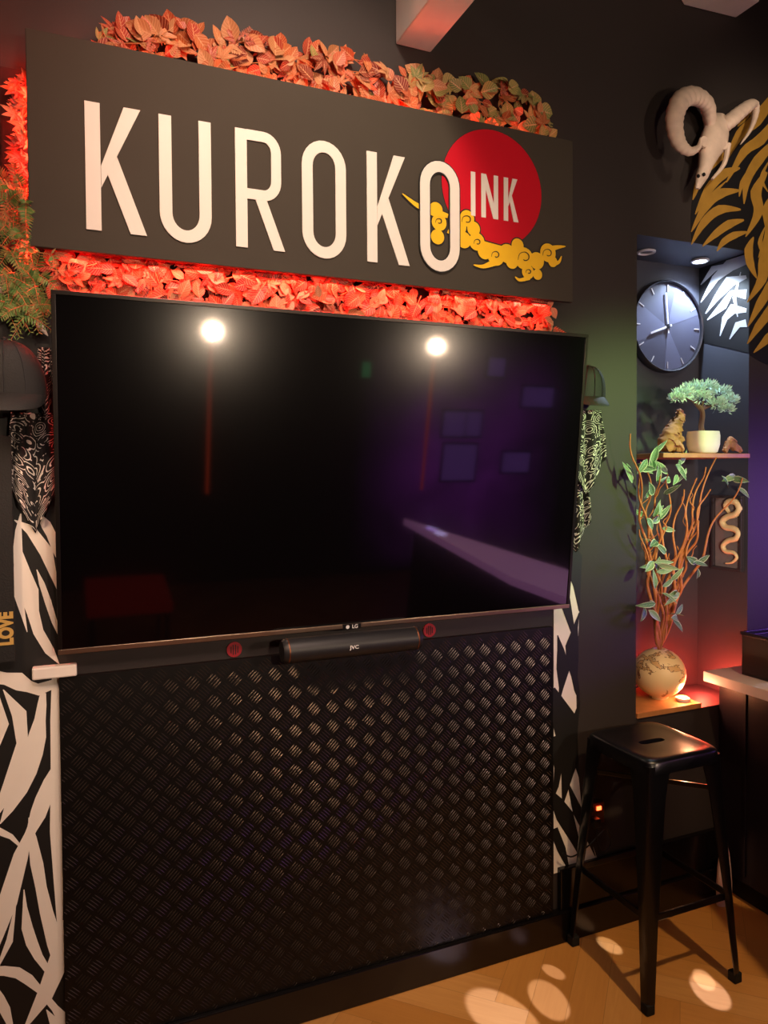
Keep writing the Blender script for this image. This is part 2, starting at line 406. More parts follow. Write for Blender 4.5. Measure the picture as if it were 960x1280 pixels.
g=G(); g.ribbon(stad(XP(524),XP(573),ZB,HH,SW),SW,lambda a,b:MS(a,b,SY-.004),(0,-.003,0),True); g.build('letter',M_cream,sign)
# small word on disc
zi0=P(590,270,SY).z; zi1=P(590,215,SY).z; hi=zi1-zi0; wi=.0165
def small(fn): g=G(); fn(g); g.build('small_letter',M_cream,sign)
small(lambda g: poly(g,[(XP(588),zi0),(XP(588)+wi,zi0),(XP(588)+wi,zi1),(XP(588),zi1)],SY-.0015,(0,-.002,0)))
def fN(g):
    a,b=XP(601),XP(622)
    poly(g,[(a,zi0),(a+wi,zi0),(a+wi,zi1),(a,zi1)],SY-.0015,(0,-.002,0)); poly(g,[(b-wi,zi0),(b,zi0),(b,zi1),(b-wi,zi1)],SY-.0015,(0,-.002,0))
    poly(g,[(a+.001,zi1),(a+wi*1.1,zi1),(b-.001,zi0),(b-wi*1.1,zi0)],SY-.0014,(0,-.002,0))
small(fN)
small(lambda g: letK(g,XP(629),XP(646),zi0,hi,wi,SY-.0005,ex=.004))
# ------------------------------------------------------------------ leaves
ymax=[9]; cup=[.35]
def leaf(g,pos,d,nrm,L_,W_,col,curl=.2,rows=6):
    d=V(d).normalized(); nrm=V(nrm); nrm=(nrm-d*nrm.dot(d)).normalized(); s=d.cross(nrm)
    vs=[];uv=[];fs=[]
    for i in range(rows+1):
        t=i/rows; w=W_/2*(math.sin(math.pi*min(1,t**.75))**.85 if 0<t<1 else (.06 if t==0 else 0.02))
        z=-curl*L_*t*t
        for j,c in enumerate((-1,-.5,0,.5,1)):
            p=V(pos)+d*(L_*t)+s*(w*c)+nrm*(z+abs(c)*w*cup[0]); p.y=min(p.y,ymax[0]); vs.append(p); uv.append((.5+.5*c,t))
    for i in range(rows):
        for j in range(4): a=i*5+j; fs.append((a,a+1,a+6,a+5))
    g.add(vs,fs,col,uv)
def maple(g,pos,d,nrm,L_,col):
    d=V(d).normalized(); nrm=V(nrm); nrm=(nrm-d*nrm.dot(d)).normalized(); s=d.cross(nrm)
    for a,l in ((0,1),(42,.85),(-42,.85),(88,.6),(-88,.6)):
        dd=d*math.cos(R(a))+s*math.sin(R(a)); leaf(g,V(pos)+nrm*random.uniform(0,.001),dd,nrm,L_*l,L_*.36*l,col,.12,5)
ru=random.uniform
def sprig(g,p0,d,L_,col,n=6,w=.02):
    d=V(d).normalized()
    for i in range(1,n+1):
        p=V(p0)+d*(L_*i/n); s=d.cross(V((0,-1,0))).normalized()
        for sg in (-1,1): leaf(g,p,s*sg+d*.8,(ru(-.3,.3),-1,.2),w*(1.2-.7*i/n),w*.4,col,.1,3)
pal_leaf=[(.44,.075,.025),(.47,.12,.035),(.50,.18,.07),(.36,.04,.018),(.48,.21,.09),(.40,.10,.03),(.20,.025,.01)]
pal_tgreen=[(.28,.25,.07),(.20,.22,.06),(.36,.25,.08),(.15,.18,.05),(.40,.16,.06)]
pal_deep=[(.48,.05,.02),(.46,.09,.03),(.53,.15,.06),(.34,.03,.015),(.50,.20,.10),(.14,.012,.01)]
def garland(name,label,spots,pal,szr,maples=0.0,greenx=9e9):
    t=thing(name,label,'foliage',spots[0][0]); orig[t.name]=V(t.location); ymax[0]=-.004; cup[0]=.2
    g=G(); gs=G()
    for (p,bias) in spots:
        a=ru(0,2*math.pi); d=V((math.cos(a),ru(-.35,.1),math.sin(a)))+V(bias)
        nr=V((ru(-.7,.7),-1,ru(-.5,.8))); sz=ru(*szr); pp=pal; tf=random.random(); rnd=1
        if (p.x>greenx and tf<.68) or (greenx<100 and tf<.06) or tf<.01: pp=pal_tgreen; rnd=1.25
        r_=random.random()
        if r_<maples: maple(g,p,d,nr,sz*.95,random.choice(pp))
        elif r_<maples+.09: sprig(g,p,d,sz*1.0,random.choice(pp))
        else: leaf(g,p,d,nr,sz,sz*ru(.62,.8)*rnd,random.choice(pp),ru(-.08,.25))
        if random.random()<.3: gs.tube([p,V(p)-d.normalized()*.03+V((0,-.005,0))],[.0012,.0012],5)
    g.build('leaves',M_leaf,t,recalc=False,smooth=True,sharp=180); o=gs.build('stems',M_willow,t); o['kind']='stuff'; ymax[0]=9; cup[0]=.35
    return t
def interp(x,tab):
    for (a,b),(c,d) in zip(tab,tab[1:]):
        if a<=x<=c: return b+(d-b)*(x-a)/(c-a)
    return tab[0][1] if x<tab[0][0] else tab[-1][1]
top=[(112,52),(140,38),(175,44),(215,36),(235,34),(270,58),(310,46),(340,60),(375,72),(440,66),(480,84),(520,94),(560,108),(600,112),(640,108),(665,124),(692,175)]
sp=[]
for i in range(430):
    px=ru(118,688); edge=42+.2089*(px-42); tp=interp(px,top)+8
    py=ru(tp,edge+14) if random.random()<.72 else tp-ru(0,8)
    sp.append((P(px,py,ru(-.066,-.03)),(0,.1,.7)))
tg=garland('foliage_garland','orange and olive artificial leaf garland sprouting above the top edge of the sign',sp,pal_leaf,(.034,.070),.22,greenx=1.02)
sp=[]
for i in range(800):
    px=ru(62,690); e1=308+.109*(px-47); e2=358+.0955*(px-62)
    py=ru(e1-6,e2+12); sp.append((P(px,py,ru(-.058,-.022)),(ru(-.3,.3),.05,-.1)))
bg=garland('foliage_garland','red lit artificial leaf garland in the gap between the sign and the television',sp,pal_deep,(.032,.06),.10)
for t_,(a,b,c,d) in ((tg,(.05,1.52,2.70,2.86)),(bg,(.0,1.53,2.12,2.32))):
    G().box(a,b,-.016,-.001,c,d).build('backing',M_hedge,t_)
# fern side
lf=thing('fern_garland','olive and red fern garland hanging down left of the sign','foliage',P(30,390,-.03))
g=G(); gs=G()
def frond(p0,d,L_,pal,n=9,w=.05):
    p0=V(p0); d=V(d).normalized(); pts=[p0+d*(L_*t/n)+V((0,-.02*math.sin(t/n*2),-.25*L_*(t/n)**2)) for t in range(n+1)]
    for p in pts: p.x=min(p.x,-.03 if p.z<2.26 else -.092)
    gs.tube(pts,[.0014,.0006],5)
    for i in range(1,n+1):
        tt=(pts[i]-pts[i-1]).normalized(); s=tt.cross(V((0,-1,0))).normalized(); l=w*(1-.75*i/n)+.005
        for sg in (-1,1): leaf(g,pts[i],s*sg+tt*.6+V((0,ru(-.3,.1),0)),(ru(-.3,.3),-1,.2),l,l*.24,random.choice(pal),.1,4)
olive=[(.10,.21,.04),(.14,.25,.06),(.07,.17,.04),(.20,.25,.07),(.26,.17,.06)]
rust=[(.5,.14,.05),(.4,.08,.03),(.36,.2,.07)]
for i in range(90):
    py=ru(225,392); px=ru(2,36) if py<305 else ru(2,60)
    frond(P(px,py,ru(-.075,-.03)),(ru(-1,.8),ru(-.4,0),ru(-1.2,.3)),ru(.05,.09),olive if random.random()<(py-205)/80 else rust,10,.023)
for i in range(80):
    py=ru(100,320); px=ru(18,38); maple(g,P(px,py,ru(-.065,-.03)),(ru(-1,-.1),-.2,ru(-.6,1)),(ru(-.4,.4),-1,.2),ru(.024,.042),random.choice(pal_deep))
g.build('leaves',M_fern,lf,recalc=False,smooth=True,sharp=180); o=gs.build('stems',M_willow,lf); o['kind']='stuff'
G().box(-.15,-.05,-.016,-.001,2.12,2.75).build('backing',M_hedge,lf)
led=tag(G().box(-.02,1.54,-.069,-.064,2.30,2.31).build('led_strip',M_led),'thin red light strip hidden along the lower back edge of the sign','light strip')
# ------------------------------------------------------------------ television
tl=R(6.4); TR_=V((1,0,0)); TU=V((0,-math.sin(tl),math.cos(tl))); TN=V((0,-math.cos(tl),-math.sin(tl)))
TC=V((.787,-.1075,1.683)); HW,HHt=.824,.4725
tv=thing('television','large black flat screen television tilted on the wall, screen switched off','television',TC-TU*HHt)
G().obox(TC-TN*.016,TR_*HW,TU*HHt,TN*.014).build('housing',M_black,tv,bevel=.004)
M_bez=mat('bezel_brushed','#2e2927',.3,metal=.8)
g=G(); b=.011
g.obox(TC+TU*(HHt-b/2),TR_*HW,TU*(b/2),TN*.003)
for s in (-1,1): g.obox(TC+TR_*s*(HW-b/2),TR_*(b/2),TU*(HHt-b),TN*.003)
g.build('bezel',M_bez,tv,bevel=.001)
g=G(); g.obox(TC-TU*(HHt-b*.62),TR_*HW,TU*(b*.62),TN*.0036); g.build('lower_trim',M_trimb,tv,bevel=.001)
G().obox(TC-TN*.001,TR_*(HW-b),TU*(HHt-b),TN*.0012).build('screen',M_screen,tv)
G().box(.55,1.02,-.062,-.001,1.5,1.86).build('wall_bracket',M_black,tv)
lg=TC-TU*(HHt-b*.62)+TR_*(P(440,786,-.06).x-TC.x)
G().obox(lg-TU*.002+TN*.0036,TR_*.030,TU*.0085,TN*.0008).build('logo_tab',M_black,tv)
lg=lg-TU*.002+TN*.0048
g=G(); text(g,'LG',.0165,frame(lg+TR_*.010,TR_,TU,TN),0,1,.0003)
g.add([lg-TR_*.014+TR_*(.006*math.cos(i*math.pi/8))+TU*(.006*math.sin(i*math.pi/8)) for i in range(16)],[tuple(range(16))])
g.build('logo',M_silvertxt,tv,recalc=False)
def refl(px,py,Y=None,Z=None):
    d=ray(px,py); t=(TC-CAM).dot(TN)/d.dot(TN); h=CAM+d*t; r=d-2*d.dot(TN)*TN
    k=(Y-h.y)/r.y if Y is not None else (Z-h.z)/r.z
    return h+r*k
# soundbar
sb=thing('soundbar','black cylindrical soundbar under the bottom edge of the television','speaker',(.78,-.1,1.135))
x0=P(352,810,-.1).x; x1=P(524,800,-.1).x; zc=1.172
G().lathe([(.0,x0),(.030,x0),(.0355,x0+.008),(.0365,x0+.02),(.0365,x1-.02),(.0355,x1-.008),(.03,x1),(0,x1)],(0,-.1,zc),32,'x').build('body',M_pgrey,sb,smooth=True)
for xx in (x0+.016,x1-.016): G().lathe([(.0366,xx-.002),(.0370,xx-.001),(.0370,xx+.001),(.0366,xx+.002)],(0,-.1,zc),32,'x').build('end_ring',M_copper,sb,smooth=True)
G().box((x0+x1)/2-.05,(x0+x1)/2+.05,-.07,-.0,zc-.01,zc-.002).build('bracket',M_black,sb)
g=G(); text(g,'JVC',.015,frame(V((P(443,811,-.136).x,-.1372,zc)),(1,0,0),(0,0,1),(0,-1,0)),0,1.2,.0003); g.build('logo',M_silvertxt,sb,recalc=False)
# round red emblems
for (px,py,lab) in ((293,812,'small round red emblem with black bars under the television, left of the soundbar'),(537,788,'small round red emblem with black bars under the television, right of the soundbar')):
    c=P(px,py,-.006); t=thing('wall_emblem',lab,'emblem',(c.x,-.006,c.z)); r=.0225
    g=G(); disc(g,c.x,c.z,r,-.001,32,.005); g.build('disc',M_dred,t)
    for dx,h in ((-.010,.010),(-.0035,.015),(.0035,.015),(.010,.010)): G().box(c.x+dx-.0014,c.x+dx+.0014,-.0075,-.006,c.z-h,c.z+h).build('bar',M_ink,t)
# ------------------------------------------------------------------ tread plate
x0,x1,z0,z1=-.036,1.568,.113,1.143
t=thing('tread_plate_panel','black five bar tread plate covering the wall below the television','wall panel',((x0+x1)/2,-.02,z0))
G().box(x0,x1,-.022,-.001,z0,z1).build('sheet',M_plate,t)
g=G(); c=.043; s2=math.sqrt(.5); yb=-.0219
for i in range(-80,80):
    for j in range(-80,80):
        u=(i+.5)*c; v=(j+.5)*c; x=(u-v)*s2+.772; z=(u+v)*s2+.6
        if not(x0<x<=x1 and z0<z<z1): continue
        par=(i+j)%2; ax=V((s2,0,s2)) if par else V((-s2,0,s2)); ay=V((-s2,0,s2)) if par else V((s2,0,s2))
        for k in range(5):
            o=V((x,yb,z))+ay*((k-2)*c/5.1); hl=c*(.44 if abs(k-2)<2 else .38); w=.0016; n=V((0,-.0014,0))
            e1=o-ax*hl; e2=o+ax*hl
            if min(e1.x,e2.x)<x0+.001 or max(e1.x,e2.x)>x1-.001 or min(e1.z,e2.z)<z0+.001 or max(e1.z,e2.z)>z1-.001:
                hl*=.42; e1=o-ax*hl; e2=o+ax*hl
                if min(e1.x,e2.x)<x0 or max(e1.x,e2.x)>x1 or min(e1.z,e2.z)<z0 or max(e1.z,e2.z)>z1: continue
            g.add([o-ax*hl,o-ax*hl*.5+ay*w,o+ax*hl*.5+ay*w,o+ax*hl,o+ax*hl*.5-ay*w,o-ax*hl*.5-ay*w,o-ax*hl*.55+n,o+ax*hl*.55+n],
                  [(0,1,6),(1,2,7,6),(2,3,7),(3,4,7),(4,5,6,7),(5,0,6)])
g.build('raised_bars',M_bar,t,smooth=True,sharp=80)
# ------------------------------------------------------------------ black and white murals
def MW(y=-.002): return lambda a,b: P(a,b,y)
ml=thing('wall_mural','black and white brush stroke mural at the far left edge beside the tread plate','mural',(-.12,-.001,.1))
g=G(); g.prism([(-.5,-.001,.113),(-.037,-.001,.113),(-.037,-.001,1.16),(-.037,-.001,2.12),(-.5,-.001,2.12)],(0,-.001,0)); g.build('black_ground',M_mblack,ml)
g=G(); g.paint([(-20,370),(8,374),(34,388),(60,420)],[30,26,20,1],MW(-.0028),3); g.build('white_arc',M_mwhite,ml,recalc=False)
g=G()
def jag(ws,i): return [w*(.66+.62*random.random()) if 1<w else w for w in lerp_list(ws,len(ws)*2-1)]
rs=random.getstate(); random.seed(3)
for i,pl_ in enumerate((
 ([(26,642),(22,690),(36,740),(48,790),(74,830)],[2,14,24,20,1]),([(18,650),(38,662),(58,690),(74,742)],[1,16,18,1]),([(52,648),(64,668),(74,704)],[8,16,1]),([(18,700),(22,740),(34,790)],[1,12,1]),([(46,712),(60,752),(74,796)],[1,12,1]),
 ([(72,844),(69,900),(70,960),(72,1040),(76,1210)],[14,18,14,16,1]),([(-8,846),(24,852),(48,862),(74,850)],[14,20,12,8]),
 ([(4,862),(24,892),(28,930),(12,985),(-12,1030)],[1,24,16,22,4]),([(54,866),(50,900),(42,940),(24,986),(0,1030)],[8,14,22,18,1]),([(-8,872),(4,905),(-8,950)],[14,12,1]),
 ([(66,958),(54,1000),(40,1036),(20,1080)],[1,20,16,1]),([(42,1022),(26,1070),(10,1126),(-12,1186)],[1,22,20,26]),([(36,1022),(46,1080),(58,1140),(78,1210)],[1,18,20,16]),([(-8,1036),(14,1046),(34,1066)],[16,10,1]),
 ([(30,1112),(34,1160),(48,1196),(70,1226)],[1,12,12,1]),([(20,1128),(12,1176),(-8,1220)],[1,12,1]),
 ([(-8,1214),(22,1216),(50,1238),(84,1280)],[16,16,12,16]),([(79,1150),(74,1200),(56,1244),(28,1290)],[1,20,22,1]),([(-8,1240),(6,1262),(18,1298)],[16,14,1]),([(58,1262),(78,1294)],[1,20]))):
    g.paint(pl_[0],jag(pl_[1],i),MW(-.0028-.00002*i),1 if i%2 else 2)
g.build('white_strokes',M_mwhite,ml,recalc=False)
mr=thing('wall_mural','narrow black and white brush stroke mural between tread plate and grey wall','mural',(1.64,-.001,.3))
g=G(); g.prism([P(a,b,-.001) for a,b in ((692,1092),(692,660),(722,660),(724,760),(720,860),(722,960),(728,1020),(738,1050),(747,1074))],(0,-.001,0)); g.build('white_ground',M_mwhite,mr)
g=G()
for i,(p,w) in enumerate((([(696,670),(716,698),(724,764)],[18,22,1]),([(688,706),(706,750),(722,812)],[30,14,1]),([(724,766),(715,808),(718,845),(724,876)],[1,18,12,1]),([(688,862),(706,900),(712,950),(703,1008)],[12,30,20,1]),
 ([(697,794),(704,836),(698,880)],[1,15,1]),([(725,876),(714,920),(724,972)],[1,14,1]),([(688,990),(706,1020),(732,1084)],[8,22,1]),([(709,976),(722,1014),(744,1070)],[1,15,1]),([(688,922),(698,960),(691,1000)],[16,11,1]),([(692,1036),(702,1062),(712,1090)],[16,10,1]))):
    g.paint(p,jag(w,i),MW(-.0028-.00002*i),1 if i%2 else 2)
random.setstate(rs)
g.build('black_strokes',M_mblack,mr,recalc=False)
# ------------------------------------------------------------------ gold leaf disc mural
mg=thing('wall_mural','round dark mural with gold leaf shapes around the niche corner, behind the skull','mural',(2.77,-.001,2.11))
mcx,mcz,mr_=2.77,2.657,.545
pts=[(NX1,mcz-math.sqrt(mr_**2-(NX1-mcx)**2))]
a0=math.atan2(pts[0][1]-mcz,NX1-mcx); lx=mcx-math.sqrt(mr_**2-(NZ1-mcz)**2); a1=math.atan2(NZ1-mcz,lx-mcx)+2*math.pi
for i in range(1,60): a=a0+(a1-a0)*i/60; pts.append((mcx+mr_*math.cos(a),mcz+mr_*math.sin(a)))
pts+= [(lx,NZ1),(NX1,NZ1)]
g=G(); g.prism([V((x,-.0005,z)) for x,z in pts],(0,-.001,0)); g.prism([V((NX1-.0005,y,z)) for y,z in ((.001,2.17),(.001,NZ1-.001),(ND-.001,NZ1-.001),(ND-.001,2.26))],(-.001,0,0)); g.build('dark_ground',M_mnavy,mg)
g=G()
for i,(p,w) in enumerate((([(968,120),(945,150),(925,168),(905,205)],[10,16,12,1]),([(970,150),(950,175),(930,190),(908,228)],[8,14,11,1]),([(968,178),(948,200),(934,225),(930,255)],[8,13,10,1]),
 ([(915,190),(893,200),(876,222),(866,250)],[2,14,11,1]),([(925,210),(903,218),(885,238),(869,268)],[2,13,11,1]),([(925,238),(900,242),(882,258),(864,290)],[2,13,11,1]),([(926,262),(900,262),(880,278),(864,306)],[2,12,10,1]),
 ([(958,215),(945,240),(948,265),(932,296)],[4,14,12,1]),([(930,275),(912,280),(895,292),(878,308)],[2,11,9,1]),([(972,240),(960,262),(962,290),(948,322)],[8,14,12,1]),([(934,290),(918,294),(905,302),(896,314)],[2,9,8,1]),
 ([(942,296),(936,312),(938,330),(946,348)],[1,11,10,1]),([(968,300),(956,325),(952,350),(934,378)],[8,15,12,1]),([(972,335),(962,360),(950,380),(935,408)],[6,13,11,1]),([(970,372),(960,392),(948,408),(934,430)],[6,12,10,1]),([(972,408),(960,423),(942,441)],[6,11,1]),
 ([(945,128),(932,146),(922,158)],[1,7,1]),([(900,194),(882,206),(872,220)],[1,8,1]),([(940,205),(928,228),(924,246)],[1,6,1]),([(908,226),(890,244),(880,262)],[1,5,1]),([(956,284),(950,304),(956,322)],[1,6,1]),([(962,200),(952,222),(960,240)],[1,5,1]),([(966,352),(956,372),(946,388)],[1,5,1]))):
    g.paint(p,w,lambda a,b,i=i:P(a,b,-.003-.00002*i),4)
g.build('gold_leaves',M_mgold,mg,recalc=False)
g=G()
for i,(p,w) in enumerate((([(933,324),(912,332),(894,348),(876,378)],[12,15,9,1]),([(933,346),(912,352),(896,372),(882,392)],[4,14,7,1]),([(933,368),(914,366),(904,382),(884,400)],[13,6,10,1]),
   ([(933,388),(916,386),(906,398),(900,420)],[5,13,7,1]),([(933,404),(922,406),(912,424)],[10,8,1]),([(908,330),(892,336),(876,356)],[1,8,1]),([(926,340),(918,372),(922,396)],[1,5,1]))):
    g.paint(p,w,lambda a,b,i=i:PX(a,b,NX1-.003-.00003*i),1)
g.build('downlit_leaves',M_mgrey,mg,recalc=False)  # gold pattern continued paler, the downlight on it put into the paint
# ------------------------------------------------------------------ ram skull
sk=thing('ram_skull','pale ram skull with curled horns mounted on the wall above the niche','skull',P(884,170,-.001))
def QQ(l): return [P(a,b,y) for a,b,y in l]
def horn(path,rads):
    pts=cat(path,12); n=len(pts); rr=lerp_list(rads,n); rr=[r*(1+.04*math.sin(i*1.5)) for i,r in enumerate(rr)]
    g=G(); g.tube(pts,rr,16,0,.72); return g.build('horn',M_bone,sk,smooth=True,sharp=80)
horn(QQ([(888,158,-.05),(884,132,-.07),(868,120,-.08),(851,126,-.09),(843,150,-.10),(848,177,-.11),(861,189,-.13),(873,184,-.15),(876,172,-.16)]),[.030,.038,.040,.037,.033,.027,.019,.011,.003])
horn(QQ([(902,160,-.05),(914,150,-.07),(928,138,-.07),(941,130,-.05),(944,142,-.05),(938,162,-.07),(926,180,-.09)]),[.031,.032,.029,.024,.018,.011,.003])
g=G(); cen=[(898,144,-.03),(897,154,-.05),(894,168,-.06),(891,182,-.066),(886,196,-.066),(882,208,-.07),(877,222,-.072),(872,236,-.07)]
wid=[.030,.050,.060,.066,.042,.029,.026,.011]; dep=[.018,.028,.032,.030,.027,.024,.018,.005]
rings=[]
for (a,b,y),w,d in zip(cen,wid,dep):
    c=P(a,b,y); ring=[]
    for k in range(16):
        ca,sa=math.cos(k*math.pi/8),math.sin(k*math.pi/8); ring.append(c+V((w*math.copysign(abs(ca)**1.25,ca),d*math.copysign(abs(sa)**.8,sa),0)))
    rings.append(ring)
g.loft(rings); cr=g.build('cranium',M_bone,sk,smooth=True,sharp=50)
for (a,b,dx) in ((879,178,-1),(903,181,1)):
    g=G(); c=P(a,b,-.082); g.lathe([(.0,-.006),(.012,-.005),(.016,0),(.012,.004),(0,.005)],c,14,'y'); g.build('eye_socket',M_socket,sk,smooth=True)
    g=G(); g.lathe([(.015,-.004),(.021,0),(.020,.007),(.015,.006)],c,16,'y'); g.build('brow_ring',M_bone,sk,smooth=True)
for a,b in ((880,218),(873,220)): g=G(); g.lathe([(0,-.004),(.007,-.002),(.0065,.002),(0,.003)],P(a,b,-.092),10,'y'); g.build('nostril',M_socket,sk)
g=G(); g.tube(QQ([(910,180,-.05),(905,205,-.05),(890,224,-.06)]),[.012,.009,.005],8,5); g.build('jaw',M_bone,sk,smooth=True)
# ------------------------------------------------------------------ niche contents
bz=1.762
sh=tag(G().box(P(822,570,0).x,2.515,-.03,ND-.001,1.744,bz).build('wall_shelf',M_wood,bevel=.002),'thin oak shelf in the niche carrying the bonsai','shelf')
lw=tag(G().box(NX0+.001,2.285,-.008,ND-.001,NZ0+.001,NZ0+.022).build('wall_shelf',M_wood,bevel=.002),'oak board at the bottom of the niche under the vase','shelf')
SZ=NZ0+.022
# clock
CLX,CLZ,CLY,CLR=2.335,P(838,406,.2).z,ND-.001,.194
ck=thing('wall_clock','round grey wall clock with silver hands at the top of the niche','clock',(CLX,CLY,CLZ-CLR))
G().lathe([(0,0),(CLR-.01,0),(CLR,.01),(CLR,.034),(CLR-.005,.04),(CLR-.010,.036),(CLR-.010,.024),(0,.024)],(CLX,CLY,CLZ),64,'y').build('rim',M_clockrim,ck,smooth=True)
g=G(); disc(g,CLX,CLZ,CLR-.011,CLY-.0245); g.build('face',M_face,ck)
yy=CLY-.0265
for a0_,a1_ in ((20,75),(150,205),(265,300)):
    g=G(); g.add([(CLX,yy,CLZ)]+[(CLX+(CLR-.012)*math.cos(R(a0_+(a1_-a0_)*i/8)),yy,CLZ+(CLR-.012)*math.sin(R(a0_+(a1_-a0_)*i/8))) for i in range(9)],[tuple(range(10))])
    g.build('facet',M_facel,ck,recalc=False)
for k in range(12):
    g=G(); a=R(30*k); c=V((CLX+(CLR-.032)*math.cos(a),CLY-.028,CLZ+(CLR-.032)*math.sin(a))); g.obox(c,V((math.cos(a),0,math.sin(a)))*.014,V((-math.sin(a),0,math.cos(a)))*.002,(0,.001,0)); g.build('hour_mark',M_silver,ck)
for a,l,w in ((200,.10,.004),(95,.14,.003)):
    g=G(); a=R(a); dv=V((math.cos(a),0,math.sin(a))); g.obox(V((CLX,CLY-.031,CLZ))+dv*(l*.4),dv*l*.6,V((-dv.z,0,dv.x))*w,(0,.001,0)); g.build('hand',M_silver,ck)
g=G(); g.lathe([(0,.026),(.01,.026),(.01,.034),(0,.035)],(CLX,CLY,CLZ),20,'y'); g.build('hub',M_clockrim,ck)
# downlights
for (px,py,lab,es) in ((875,324,'small round recessed downlight glowing blue white in the niche ceiling',1),(808,313,'small round recessed downlight at the left end of the niche ceiling',0)):
    c=PZ(px,py,NZ1); c.y=max(c.y,.06); t=thing('downlight',lab,'light',(c.x,c.y,NZ1-.012))
    G().lathe([(.028,-.001),(.036,-.004),(.036,-.010),(.030,-.012),(.026,-.006)],(c.x,c.y,NZ1),24).build('trim_ring',M_silver,t,smooth=True)
    G().lathe([(0,-.003),(.025,-.003),(.025,-.006),(0,-.007)],(c.x,c.y,NZ1),20).build('lens',M_dl if es else M_face,t)
    if es: DL=c
# bonsai
by_=.028; bx_=P(879,560,by_).x
bo=thing('bonsai_tree','small mint green bonsai tree in a rounded white pot on the niche shelf','bonsai',(bx_,by_,bz))
g=G(); rings=[]
for hw,z in ((.042,0),(.052,.006),(.060,.035),(.061,.070),(.058,.088),(.050,.088),(.050,.078)):
    ring=[]
    for k in range(24):
        a=2*math.pi*k/24; c_,s_=math.cos(a),math.sin(a); e=.62
        ring.append(V((bx_+hw*abs(c_)**e*(1 if c_>=0 else -1),by_+hw*.8*abs(s_)**e*(1 if s_>=0 else -1),bz+.0005+z)))
    rings.append(ring)
g.loft(rings); g.build('pot',M_pot,bo,smooth=True,sharp=60)
g=G(); tb=V((bx_,by_,bz+.075))
top_=lambda px,py,y=0.0:P(px,py,y)
g.tube([tb,tb+V((-.012,0,.03)),top_(878,515),top_(870,502),top_(874,492)],[.013,.011,.009,.007,.004],8,5)
for tgt in ((852,497,.0),(905,498,.0),(912,508,-.02),(886,486,-.01),(860,486,.02)):
    g.tube([top_(876,513),(top_(876,508)+top_(*tgt))/2+V((0,0,.008)),top_(*tgt)],[.006,.004,.002],6,4)
g.build('trunk',M_trunk,bo,smooth=True)
g=G()
for (px,py,r) in ((854,492,.042),(868,486,.044),(884,484,.046),(900,490,.044),(911,500,.038),(876,497,.038),(846,498,.028),(896,505,.036),(908,511,.028)):
    c=P(px,py,ru(-.03,.0))
    for k in range(260):
        d=V((random.gauss(0,1),random.gauss(0,1),random.gauss(0,.5)+.15)).normalized()
        p=c+V((d.x*r,d.y*r*.8,d.z*r*.65))*ru(.3,1); p.x=min(p.x,NX1-.03); dd=d+V((0,0,.7))
        leaf(g,p,dd,(ru(-1,1),-1,ru(-1,1)),ru(.012,.020),.0055,None,0,2)
g.build('needles',M_needle,bo,recalc=False)
# driftwood
def drift(label,pts,rad,amp):
    g=G()
    for p,r_ in zip(pts,rad): g.tube([V(P(*a)) for a in p],r_,14,10)
    for i,v in enumerate(g.v):
        n=mnoise.noise(v*50); n2=mnoise.noise(v*130+V((3,1,7))); g.v[i]=v+V((n+.6*n2,(n-n2)*.6,n-.5*n2))*amp
    mn=min(v.z for v in g.v); mx=max(v.x for v in g.v)
    g.v=[v+V((-max(0,mx-(NX1-.004)),0,bz+.0005-mn)) for v in g.v]
    return tag(g.build('driftwood_piece',M_drift,smooth=True,sharp=60),label,'driftwood')
drift('upright rough brown driftwood piece left of the bonsai pot',[[(832,560,.06),(835,548,.06),(842,534,.07),(850,518,.07),(848,508,.07)],[(840,560,.07),(846,548,.07),(846,530,.07)],[(832,558,.04),(842,553,.04),(852,560,.04)]],[[.030,.036,.030,.018,.004],[.024,.026,.010],[.014,.024,.012]],.014)
drift('low knotted driftwood piece right of the bonsai pot',[[(906,556,-.01),(912,548,-.01),(920,552,-.01),(927,557,-.01)],[(906,557,-.015),(914,543,-.01),(921,545,-.005)],[(908,556,.02),(912,546,.02),(916,556,.02)]],[[.01,.014,.012,.006],[.008,.011,.005],[.01,.014,.008]],.009)
# vase and willow
vc=P(824,857,.115); vr=.102
va=thing('bud_vase','round mottled cream vase at the bottom of the niche','vase',(vc.x,.115,SZ))
g=G(); prof=[(0,0),(.035,0)]
for k in range(2,16):
    a=-math.pi/2+math.pi*k/16; 
    if vr+vr*.97*math.sin(a)>.006: prof.append((max(.026,vr*math.cos(a)),vr+vr*.97*math.sin(a)))
prof+=[(.024,2*vr-.004),(.020,2*vr-.006),(.018,2*vr-.03),(0,2*vr-.03)]
g.lathe(prof,(vc.x,.115,SZ),40); g.build('body',M_vase,va,smooth=True,sharp=60)
mouth=V((vc.x,.115,SZ+2*vr-.025))
tw=thing('willow_arrangement','tall curly orange brown willow twigs with green leaves standing in the round vase','plant arrangement',mouth)
g=G(); gl=G()
def inb(p,m=.012):
    if p.y>-.012: p.x=min(max(p.x,NX0+m),NX1-m); p.y=min(p.y,ND-.015)
    return p
tg_=[(790,542,-.10),(798,580,-.07),(808,590,-.05),(822,592,-.05),(836,600,-.05),(852,610,-.05),(868,600,-.05),(880,582,-.05),(893,572,-.06),(926,598,-.06),(872,650,-.03),(802,660,-.05),(846,680,.05),(885,610,-.06)]
